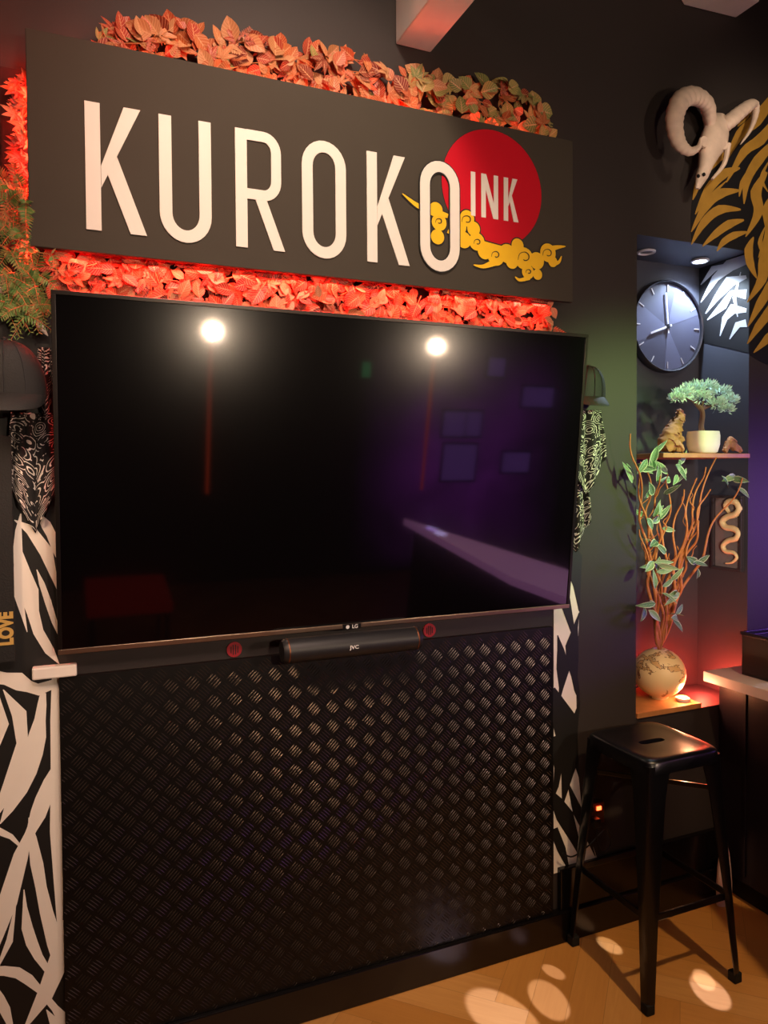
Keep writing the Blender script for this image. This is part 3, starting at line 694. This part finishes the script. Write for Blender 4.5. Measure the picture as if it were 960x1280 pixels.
for i,(a,b,y) in enumerate(tg_):
    e=P(a,b,y); n=22; pts=[]
    ph=ru(0,6); ph2=ru(0,6); fr=ru(14,22); am=ru(.008,.014)
    for k in range(n+1):
        t=k/n; p=mouth+(e-mouth)*t; bow=min(1,t*3)
        if i in (8,9): p.x=mouth.x+(e.x-mouth.x)*t**1.35
        p+=V((am*math.sin(t*fr+ph)*bow,am*math.cos(t*fr+ph)*bow,.007*math.sin(t*fr*1.3+ph2)*bow))
        if t<.08: p.x=mouth.x+(p.x-mouth.x)*.5; p.y=mouth.y+(p.y-mouth.y)*.5
        pts.append(inb(p))
    g.tube(pts,[.0062,.0052,.0024],7,3)
    for s in range(0 if i in (9,13) else 2):
        q0=pts[random.randint(8,19)]; e2=q0+V((ru(-.05,.03),ru(-.05,.0),ru(.06,.13))); inb(e2); e2.z=min(e2.z,1.80)
        pp=[q0]
        for k in range(1,6):
            t=k/5; pp.append(inb(q0.lerp(e2,t)+V((.009*math.sin(t*10+ph),.006*math.cos(t*10),0))))
        g.tube(pp,[.0030,.0022,.0012],5,3)
g.build('twigs',M_willow,tw,smooth=True)
gr=[(.08,.18,.09),(.14,.25,.13),(.06,.13,.07),(.2,.31,.18)]
cl=[(798,592),(815,578),(838,586),(805,638),(830,650),(848,580),(920,602),(812,700),(827,728),(860,712),(845,772),(812,762),(825,690),(818,612),(838,745)]
for (a,b) in cl:
    for k in range(4):
        p=inb(P(a+ru(-12,12),b+ru(-14,14),ru(-.07,.02)),.05)
        leaf(gl,p,(ru(-1,1),ru(-.6,.1),ru(-.6,1)),(ru(-.5,.5),-1,ru(-.3,.6)),ru(.055,.085),ru(.020,.032),random.choice(gr),ru(0,.3),5)
gl.build('leaves',M_wleaf,tw,recalc=False,smooth=True,sharp=180)
c=V((2.235,.04,SZ)); ul=thing('uplight','small glowing orange uplight lying on the board beside the vase','light',c)
G().lathe([(0,0),(.024,0),(.026,.004),(.026,.014),(0,.014)],c,24).build('housing',M_white,ul,smooth=True)
G().lathe([(0,.0142),(.02,.0142),(.018,.019),(0,.021)],c,24).build('lens',M_ul,ul,smooth=True)
# snake frame on the niche side wall
fx=NX1-.001
cs=[PX(893,621,fx),PX(931,617,fx),PX(931,712,fx),PX(893,713,fx)]
y0=cs[1].y;y1=cs[0].y; zt=(cs[0].z+cs[1].z)/2; zb=(cs[2].z+cs[3].z)/2
sf=thing('framed_relief','dark grey framed relief of a coiled pale gold snake on the niche side','picture',(fx,(y0+y1)/2,zb))
g=G(); w=.012
g.box(fx-.02,fx,y0,y1,zt-w,zt).box(fx-.02,fx,y0,y1,zb,zb+w).box(fx-.02,fx,y0,y0+w,zb+w,zt-w).box(fx-.02,fx,y1-w,y1,zb+w,zt-w); g.build('frame',M_frame,sf,bevel=.002)
G().box(fx-.006,fx,y0+w,y1-w,zb+w,zt-w).build('backing',M_slate,sf)
sn=[(911,640),(907,633),(911,627),(920,628),(924,636),(919,643),(909,646),(903,652),(907,659),(917,661),(923,666),(920,673),(910,676),(904,682),(907,689),(917,691),(921,697),(915,703),(907,704)]
g=G(); g.tube([PX(a,b,fx-.018) for a,b in sn],[.007,.012,.013,.013,.013,.013,.013,.012,.011,.010,.008,.006,.003],12,5); g.build('snake',M_snake,sf,smooth=True)
# ------------------------------------------------------------------ counter
cab=thing('base_cabinet','dark base cabinet with a panelled side right of the stool','cabinet',(2.9,-.35,0))
G().box(2.385,3.5,-.68,-.001,.09,.858).build('body',M_cab,cab,bevel=.002)
G().box(2.42,3.46,-.62,-.001,0,.09).build('plinth',M_blackm,cab)
for y_ in (-.13,-.26,-.39,-.52): G().box(2.379,2.386,y_-.004,y_+.004,.12,.84).build('side_batten',M_cab,cab)
for xx in (2.42,2.96): 
    d_=G().box(xx,xx+.5,-.7,-.681,.12,.84).build('door',M_cab,cab,bevel=.003); G().tube([(xx+.44,-.705,.6),(xx+.44,-.725,.62),(xx+.44,-.725,.72),(xx+.44,-.705,.74)],[.004,.004],6).build('handle',M_silver,d_)
tag(G().box(2.30,3.55,-.74,-.001,.86,.9).build('countertop',M_ctop,bevel=.003),'pale countertop slab on the dark cabinet at the right edge','countertop')
bxr=thing('storage_box','dark grey open box standing on the pale countertop','box',(2.55,-.25,.9))
g=G(); bx0,bx1,by0,by1=2.395,2.70,-.42,-.10; g.box(bx0,bx1,by0,by1,.901,.91); g.box(bx0,bx0+.008,by0,by1,.91,1.055); g.box(bx1-.008,bx1,by0,by1,.91,1.055); g.box(bx0+.008,bx1-.008,by0,by0+.008,.91,1.055); g.box(bx0+.008,bx1-.008,by1-.008,by1,.91,1.055)
g.build('body',M_pgrey,bxr,bevel=.002)
g=G(); g.box(bx0-.004,bx0+.008,by0-.004,by1+.004,1.055,1.068).box(bx1-.008,bx1+.004,by0-.004,by1+.004,1.055,1.068).box(bx0+.008,bx1-.008,by0-.004,by0+.008,1.055,1.068).box(bx0+.008,bx1-.008,by1-.008,by1+.004,1.055,1.068); g.build('rim',M_clockrim,bxr,bevel=.001)
# paper bag
g=G(); bxx,byy=2.325,-.085; rings=[]
for z,w_,d_ in ((.001,.032,.02),(.08,.036,.022),(.15,.03,.02),(.2,.022,.014),(.235,.016,.006)):
    rings.append([V((bxx+w_*math.cos(k*math.pi/7)+ru(-.003,.003),byy+d_*math.sin(k*math.pi/7)+ru(-.003,.003),z)) for k in range(14)])
g.loft(rings); tag(g.build('paper_bag',M_paper,smooth=True,sharp=50),'small crumpled pale bag on the floor between the stool and the cabinet','bag')
# ------------------------------------------------------------------ stool
sx,sy=1.818,-.238
st=thing('bar_stool','tall black metal bar stool with a slotted square seat in front of the niche','stool',(sx,sy,0))
SH=.775
def sq(hw,z,e=.3,n=40):
    out=[]
    for k in range(n):
        a=2*math.pi*(k+.5)/n; c_,s_=math.cos(a),math.sin(a); out.append(V((sx+hw*abs(c_)**e*(1 if c_>=0 else -1),sy+hw*abs(s_)**e*(1 if s_>=0 else -1),z)))
    return out
def slot(z,a_=.05,b_=.014,n=40):
    return [V((sx+a_*math.copysign(abs(math.cos(2*math.pi*(k+.5)/n))**.6,math.cos(2*math.pi*(k+.5)/n)),sy+b_*math.copysign(abs(math.sin(2*math.pi*(k+.5)/n))**.6,math.sin(2*math.pi*(k+.5)/n)),z)) for k in range(n)]
g=G(); g.loft([slot(SH-.02),slot(SH-.006,.052,.016),sq(.09,SH-.005,.6),sq(.125,SH-.003,.4),sq(.142,SH,.3),sq(.152,SH-.002,.28),sq(.159,SH-.010,.26),sq(.162,SH-.045,.26),sq(.157,SH-.045,.26),sq(.154,SH-.012,.26),sq(.09,SH-.009,.6),slot(SH-.02)],cap=False)
g.build('seat',M_stool,st,smooth=True,sharp=60)
FT=.201; TPv=.154
def legpt(ix,iy,z,inset=0):
    t=1-z/SH; r=TPv+(FT-TPv)*t; return V((sx+ix*(r-inset),sy+iy*(r-inset),z))
for ix in (-1,1):
    for iy in (-1,1):
        rings=[]
        for z,a_ in ((SH-.02,.09),(SH-.12,.07),(SH-.3,.055),(.3,.042),(.03,.030)):
            c=legpt(ix,iy,z); th=.004; X=V((-ix,0,0)); Y=V((0,-iy,0)); r_=min(.016,a_*.5)
            o=[c+X*a_,c+X*r_,c+X*r_*.3+Y*r_*.3,c+Y*r_,c+Y*a_]
            i_=[c+Y*a_+X*th,c+Y*r_+X*th,c+X*(r_*.3+th)+Y*(r_*.3+th),c+X*r_+Y*th,c+X*a_+Y*th]
            rings.append(o+i_)
        g=G(); g.loft(rings); lgx=g.build('leg',M_stool,st,smooth=True,sharp=40)
        c=legpt(ix,iy,0); g=G(); g.box(min(c.x,c.x-ix*.032),max(c.x,c.x-ix*.032),min(c.y,c.y-iy*.032),max(c.y,c.y-iy*.032),0.0005,.034); g.build('rubber_foot',M_rubber,lgx,bevel=.004)
def bar(a,b,w=.004,h=.011):
    d=(b-a); g=G(); dn=d.normalized(); s=dn.cross(V((0,0,1))).normalized(); g.obox((a+b)/2,d/2,s*w,V((0,0,1))*h); g.build('brace',M_stool,st,bevel=.002)
z=.285
for a,b in (((-1,-1),(1,-1)),((1,-1),(1,1)),((1,1),(-1,1)),((-1,1),(-1,-1))): bar(legpt(*a,z,.012),legpt(*b,z,.012))
z=.62; bar(legpt(-1,-1,z,.012),legpt(1,1,z,.012),.004,.008); bar(legpt(-1,1,z+.017,.012),legpt(1,-1,z+.017,.012),.004,.008)
# ------------------------------------------------------------------ socket, plug and cable
c=P(741,1016,-.001); so=thing('wall_socket','bronze wall socket with a black plug low on the wall behind the stool','socket',(c.x,-.001,c.z-.04))
G().box(c.x-.045,c.x+.045,-.012,-.001,c.z-.04,c.z+.04).build('plate',M_copper,so,bevel=.003)
G().box(c.x-.03,c.x-.008,-.017,-.012,c.z+.01,c.z+.03).build('switch',M_black,so,bevel=.002)
G().box(c.x+.008,c.x+.028,-.016,-.012,c.z+.012,c.z+.026).build('neon_indicator',M_sled,so,bevel=.001)
pl=thing('power_cable','black plug and looping black cable on the low wall socket','cable',(c.x,-.013,c.z-.035))
G().box(c.x-.03,c.x+.0,-.05,-.0125,c.z-.034,c.z-.002).build('plug',M_black,pl,bevel=.004)
g=G(); g.tube([(c.x-.015,-.045,c.z-.03),(c.x-.018,-.05,c.z-.08),(c.x+.01,-.045,c.z-.13),(c.x+.05,-.04,c.z-.11),(c.x+.03,-.04,c.z-.05),(c.x-.04,-.04,c.z-.09),(c.x-.12,-.04,c.z-.12),(c.x-.16,-.035,c.z-.10)],[.003,.003],6,6); g.build('cord',M_cable,pl,smooth=True)
# ------------------------------------------------------------------ hanging caps and bandanas
def cap(c,label,s=1.0):
    c=V(c); t=thing('baseball_cap',label,'cap',c-V((0,0,.09*s)))
    g=G(); rings=[]
    for i in range(9):
        a=math.pi/2*i/8; rr=math.cos(a)**.8 if i<8 else 0.02; hgt=math.sin(a)
        rings.append([c+V((.086*s*rr*math.cos(k*math.pi/12),-.02+.05*s*rr*math.sin(k*math.pi/12)-.02*s*hgt,.12*s*hgt-.03*s)) for k in range(24)])
    g.loft(rings); g.build('crown',M_cloth,t,smooth=True,sharp=80)
    for k in (16,18,20):
        g=G(); g.tube([r[k]+V((0,-.001,0)) for r in rings],[.0012,.0012],5); g.build('seam',M_pgrey,t)
    g=G(); g.lathe([(0,-.004),(.008,-.002),(.008,.003),(0,.006)],c+V((0,-.04*s,.09*s)),12); g.build('button',M_cloth,t,smooth=True)
    g=G(); vs=[];fs=[];n=16
    for th in (0,.003):
        for i in range(n+1):
            a=math.pi*(1+i/n); x=.086*s*math.cos(a)
            vs.append(c+V((x,-.02+.05*s*math.sin(a),-.03*s-th)))
            vs.append(c+V((x*.92,-.02+.05*s*math.sin(a)-.045*s*abs(math.sin(a))**.6,-.03*s-th-.04*s*abs(math.sin(a))**.5)))
    o=2*(n+1)
    for i in range(n):
        a=2*i; fs+=[(a,a+2,a+3,a+1),(o+a,o+a+1,o+a+3,o+a+2),(a+1,a+3,o+a+3,o+a+1)]
    g.add(vs,fs); g.build('brim',M_cloth,t,smooth=True,sharp=60,recalc=False)
    g=G(); g.tube([c+V((0,-.02,.05*s)),(c.x,-.0008,c.z+.06*s)],[.004,.004],6); g.build('hanging_loop',M_cable,t)
    return t
cap(P(8,478,-.075),'black baseball cap hanging at the left edge beside the television',1.12)
cap(P(728,488,-.02),'black baseball cap half hidden behind the right edge of the television',.9)
def bandana(cx,zt,w,h,y,label,tips=1,ph=0,pinch=.35):
    g=G(); nu,nv=40,20; vs=[];uv=[];fs=[]
    for j in range(nv+1):
        v=j/nv
        for i in range(nu+1):
            u=-1+2*i/nu; ww=w*(pinch+(1-pinch)*min(1,v*1.8))
            zz=zt-v*h*(1-.5*abs(((u*tips+tips)%2)-1) if tips>1 else 1-.42*abs(u))
            vs.append(V((cx+u*ww,y+.009*math.sin(u*7+ph+v*1.5)+.005*math.sin(u*15+ph),zz))); uv.append((u*w*7+ph,v*h*7))
    for j in range(nv):
        for i in range(nu): a=j*(nu+1)+i; fs.append((a,a+1,a+nu+2,a+nu+1))
    g.add(vs,fs,None,uv); o=g.build('bandana',M_pais,recalc=False,smooth=True,sharp=180); so_=o.modifiers.new('s','SOLIDIFY'); so_.thickness=.002
    return tag(o,label,'bandana')
b1=P(41,530,-.03); bandana(b1.x,b1.z+.03,.062,.32,-.018,'black and white paisley bandana hanging at the left below the cap',1,.4,.85)
b3=P(55,425,-.02); bandana(b3.x,b3.z-.02,.02,.2,-.018,'patterned bandana strip between the left cap and the television',1,2.1,.8)
b2=P(730,520,-.03); bandana(b2.x,b2.z+.02,.085,.30,-.045,'black and white paisley bandana hanging behind the right edge of the television',1,1.2,.8)
b4=P(722,600,-.03); bandana(b4.x,b4.z,.06,.26,-.016,'dark paisley bandana hanging lowest behind the right edge of the television',1,2.6,.8)
# black banner with gold letters
bn=thing('hanging_banner','narrow black banner with upright gold lettering at the left edge','banner',(P(4,830,-.03).x,-.03,P(4,830,-.03).z))
zt=P(4,545,-.03).z; zb=P(4,828,-.03).z; xa=P(-26,700,-.03).x; xb=P(17,700,-.03).x
G().box(xa,xb,-.034,-.028,zb,zt).build('cloth',M_cloth,bn,bevel=.002)
g=G(); text(g,'LOVE',.046,frame(V((P(8,786,-.036).x,-.036,P(8,786,-.036).z)),(0,0,1),(-1,0,0),(0,-1,0)),.0008,.78,.0026); g.build('lettering',M_gtext,bn,recalc=False)
g=G(); g.tube([(xa+.02,-.031,zt),(xb-.03,-.02,zt+.05),(xb-.02,-.001,zt+.05)],[.002,.002],5); g.build('hook',M_cable,bn)
xa=P(40,834,-.02).x; xb=P(96,834,-.02).x; tag(G().box(xa,xb,-.034,-.0035,1.146,1.178).build('cable_trunking',M_white,bevel=.004),'short white trunking end under the lower left corner of the television','trunking')
# ------------------------------------------------------------------ things behind the camera that the screen mirrors
for (px,py,lab) in ((265,414,'warm studio spotlight behind the viewer, mirrored at the left of the screen'),(546,433,'warm studio spotlight behind the viewer, mirrored at the centre of the screen')):
    c=refl(px,py,Y=-3.3); aim=(V((.8,0,2.2))-c).normalized(); t=thing('ceiling_spotlight',lab,'spotlight',(c.x,c.y,ZC-.002),'warm studio spotlights')
    G().tube([(c.x,c.y-.06,c.z),(c.x,c.y-.06,ZC-.002)],[.008,.008],8).build('rod',M_black,t)
    G().tube([c-aim*.14,c-aim*.13,c-aim*.01,c],[.03,.05,.095,.1],24).build('housing',M_black,t,smooth=True)
    G().tube([c+aim*.001,c+aim*.003],[.092,.090],24).build('halo_disc',M_halo,t)  # glowing disc paints the warm halo around the lamp
    G().tube([c+aim*.004,c+aim*.012],[.05,.045],20).build('lens',M_lampl,t)
    G().tube([(c.x,c.y-.03,c.z-.08),(c.x,c.y-.03,c.z-1.15)],[.016,.010],10).build('flare_streak',M_streak,t)  # added glowing tube, stands in for the red flare streak below the lamp
    l=bpy.data.lights.new('spot_lamp','SPOT'); l.energy=85; l.color=(1,.76,.54); l.spot_size=R(80); l.spot_blend=.8; l.shadow_soft_size=.03
    lo=bpy.data.objects.new('spot_lamp',l); COL.objects.link(lo); lo.location=c+aim*.04; lo.rotation_euler=aim.to_track_quat('-Z','Y').to_euler()
M_pur=mat('purple_glow_print','#6a50c8',.6,emit='#8a58b8',es=1.7,var=.5,vs=8)  # purple light on the prints is put into their emission
M_lil=mat('lilac_glow_surface','#cbb8d8',.5,emit='#b070a8',es=3.0,var=.3,vs=2)  # lilac light on the worktop is put into colour and emission
m=N('purple_haze_glow'); nn=m.noise(m.coord(),1.6,3,.5,.5); ge=m.new('ShaderNodeSeparateXYZ'); m.link(m.coord('Generated'),ge.inputs[0])
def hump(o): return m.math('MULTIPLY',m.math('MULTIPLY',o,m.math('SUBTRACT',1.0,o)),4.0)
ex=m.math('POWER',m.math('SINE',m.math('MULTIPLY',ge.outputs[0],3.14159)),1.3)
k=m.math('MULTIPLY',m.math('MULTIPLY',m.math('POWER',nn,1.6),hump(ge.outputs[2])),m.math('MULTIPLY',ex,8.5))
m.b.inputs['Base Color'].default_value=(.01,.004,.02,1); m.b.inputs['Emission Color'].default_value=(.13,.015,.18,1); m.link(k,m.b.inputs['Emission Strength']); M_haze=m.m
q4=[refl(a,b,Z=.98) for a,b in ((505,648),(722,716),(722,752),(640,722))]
g=G(); g.prism(q4,(0,0,-.04)); rc=thing('reception_desk','reception desk with self glowing lilac top behind the viewer, mirrored low in the screen','desk',((q4[0]+q4[2])/2)*1.0); rc.location.z=0; orig[rc.name]=V(rc.location)
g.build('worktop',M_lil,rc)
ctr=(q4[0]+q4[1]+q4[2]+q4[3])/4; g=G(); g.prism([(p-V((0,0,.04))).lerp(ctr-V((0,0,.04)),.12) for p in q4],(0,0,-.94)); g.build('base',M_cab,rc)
pa=refl(452,430,Y=YF+.004)
tag(G().box(pa.x,XR-.01,YF+.001,YF+.006,.002,pa.z+.15).build('haze_panel',M_haze),'added dim purple glow panel behind the viewer, making the haze mirrored in the screen','panel')  # added glowing sheet, shaped for the purple haze in the screen
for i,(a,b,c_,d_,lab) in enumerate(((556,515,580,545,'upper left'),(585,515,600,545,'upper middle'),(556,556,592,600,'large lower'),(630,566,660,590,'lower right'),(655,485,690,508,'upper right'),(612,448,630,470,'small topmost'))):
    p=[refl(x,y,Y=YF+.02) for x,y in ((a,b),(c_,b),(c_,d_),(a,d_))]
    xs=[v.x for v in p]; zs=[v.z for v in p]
    t=thing('wall_print','self glowing purple %s print on the wall behind the viewer, mirrored in the screen'%lab,'picture',((min(xs)+max(xs))/2,YF,min(zs)),'prints mirrored in the screen')
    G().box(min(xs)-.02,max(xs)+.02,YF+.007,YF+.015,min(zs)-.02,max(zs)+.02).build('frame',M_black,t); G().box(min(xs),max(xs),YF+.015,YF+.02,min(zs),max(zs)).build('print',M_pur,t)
# red bench mirrored low at the left of the screen
M_redc=mat('red_leather_glow','#a01812',.5,emit='#a01008',es=.6,var=.5,vs=3)  # leather given a red glow of its own by emission
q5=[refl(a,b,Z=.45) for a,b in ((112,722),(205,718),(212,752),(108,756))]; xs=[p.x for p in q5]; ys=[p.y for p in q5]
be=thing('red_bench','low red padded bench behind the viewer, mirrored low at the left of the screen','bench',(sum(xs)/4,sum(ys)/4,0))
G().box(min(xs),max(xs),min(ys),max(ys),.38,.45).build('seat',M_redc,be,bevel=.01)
for a in (min(xs)+.03,max(xs)-.03):
    for b_ in (min(ys)+.03,max(ys)-.03): G().tube([(a,b_,0),(a,b_,.38)],[.012,.016],8).build('leg',M_black,be)
M_grn=mat('green_indicator','#20c060',.4,emit=(.1,1,.35),es=.8)
p=refl(458,462,Y=YF+.02); t=thing('indicator_light','small green indicator light on the wall behind the viewer, mirrored in the screen','light',(p.x,YF+.001,p.z-.05))
G().box(p.x-.05,p.x+.05,YF+.0062,YF+.02,p.z-.08,p.z+.08).build('housing',M_black,t,bevel=.003); G().box(p.x-.035,p.x+.035,YF+.02,YF+.024,p.z-.06,p.z+.06).build('lens',M_grn,t)
# ------------------------------------------------------------------ lights
def light(kind,name,loc,tgt,e,col,size=.1,size2=None,spot=60,blend=.6):
    l=bpy.data.lights.new(name,kind); l.energy=e; l.color=col
    if kind=='AREA':
        l.size=size
        if size2: l.shape='RECTANGLE'; l.size_y=size2
    else: l.shadow_soft_size=size
    if kind=='SPOT': l.spot_size=R(spot); l.spot_blend=blend
    o=bpy.data.objects.new(name,l); COL.objects.link(o); o.location=loc
    if tgt is not None: o.rotation_euler=(V(tgt)-V(loc)).to_track_quat('-Z','Y').to_euler()
    return o
light('SPOT','sign_wash',(.6,-1.5,3.7),(.7,0,2.36),140,(1,.79,.6),.12,spot=62,blend=.95)
light('AREA','led_lower',(.76,-.067,2.262),(.76,-.03,2.0),19,(1,.03,.02),1.5,.02)
light('AREA','led_upper',(.76,-.055,2.80),(.76,-.03,3.2),4,(1,.06,.02),1.5,.02)
light('AREA','led_side',(-.07,-.06,2.5),(-.4,-.02,2.5),6,(1,.05,.03),.02,.5)
light('SPOT','niche_down',(DL.x,DL.y,NZ1-.02),(DL.x-.03,DL.y,1.5),34,(.66,.82,1),.02,spot=130,blend=.6)
light('POINT','niche_red',(2.42,.12,.81),None,6,(1,.06,.03),.02)
light('POINT','niche_amber',(2.235,.03,SZ+.05),None,2.2,(1,.42,.2),.015)
light('SPOT','green_wash',(2.9,-2.2,2.6),(1.90,0,1.74),420,(.62,1,.32),.1,spot=26,blend=1)
light('SPOT','red_wash',(-.2,-1.4,3.6),(.0,0,2.9),36,(1,.18,.10),.1,spot=70,blend=1)
light('SPOT','purple_wash',(4.0,-1.0,1.5),(2.9,0,1.3),120,(.36,.12,1),.2,spot=60,blend=1)
light('SPOT','niche_warm',(1.3,-1.6,1.5),(2.4,.05,1.40),95,(1,.76,.5),.05,spot=28,blend=.9)
light('SPOT','vase_warm',(1.75,-1.5,1.3),(2.17,.1,.87),18,(1,.66,.34),.03,spot=11,blend=.7)
light('SPOT','skull_warm',(2.0,-1.8,3.4),(2.7,0,2.7),75,(1,.78,.58),.08,spot=42,blend=.9)
light('SPOT','plate_warm',(.3,-2.8,3.6),(.5,0,1.05),190,(1,.68,.56),.2,spot=40,blend=1)
light('AREA','plate_glint',(.6,-1.6,3.3),(.5,0,1.0),9,(1,.64,.54),.5)
light('SPOT','left_warm',(-.9,-1.3,2.6),(-.1,0,.9),58,(1,.6,.34),.1,spot=60,blend=.8)
light('SPOT','cap_light',(-.5,-1.2,2.5),(-.15,0,1.85),30,(1,.7,.5),.1,spot=30,blend=.8)
light('SPOT','floor_warm',(1.6,-2.2,3.6),(1.9,-.5,0),210,(1,.64,.32),.05,spot=40,blend=.8)
# low raking pin spots that make the pale streaks on the floor
for i,(px,py,ang_,col,e,dx,dy) in enumerate(((630,1272,3.6,(.62,.62,1),.8,.5,-2.3),(686,1250,2.4,(.6,.6,1),.75,-.4,-2.3),(735,1192,2.4,(.66,.7,1),.8,1.2,-1.9),(762,1182,1.3,(.68,.7,1),.8,.2,-2.4),(692,1215,1.1,(.6,.6,1),.7,.6,-2.3),
    (850,1264,3.4,(.6,.64,1),.85,.4,-2.2),(888,1240,2.3,(.6,.58,1),.85,-.7,-2.1),(930,1264,3,(.64,.68,1),.9,.1,-2.3),(950,1218,2.4,(.42,.3,1),1,-.3,-2.4),(856,1208,1.6,(.64,.66,1),.85,.8,-2.2),(900,1178,1.5,(.42,.28,1),.9,.1,-2.6),(880,1225,1.4,(.6,.6,1),.85,-1.0,-2.0),(920,1200,1.2,(.6,.6,1),.8,.5,-2.3))):
    p=PZ(px,py,0); light('SPOT','pin_spot',(p.x+dx,p.y+dy,1.75),p,e*1000,col,.004,spot=ang_,blend=.3)
w=bpy.data.worlds.new('world'); SC.world=w; w.use_nodes=True; w.node_tree.nodes['Background'].inputs[0].default_value=(.5,.44,.42,1); w.node_tree.nodes['Background'].inputs[1].default_value=.028
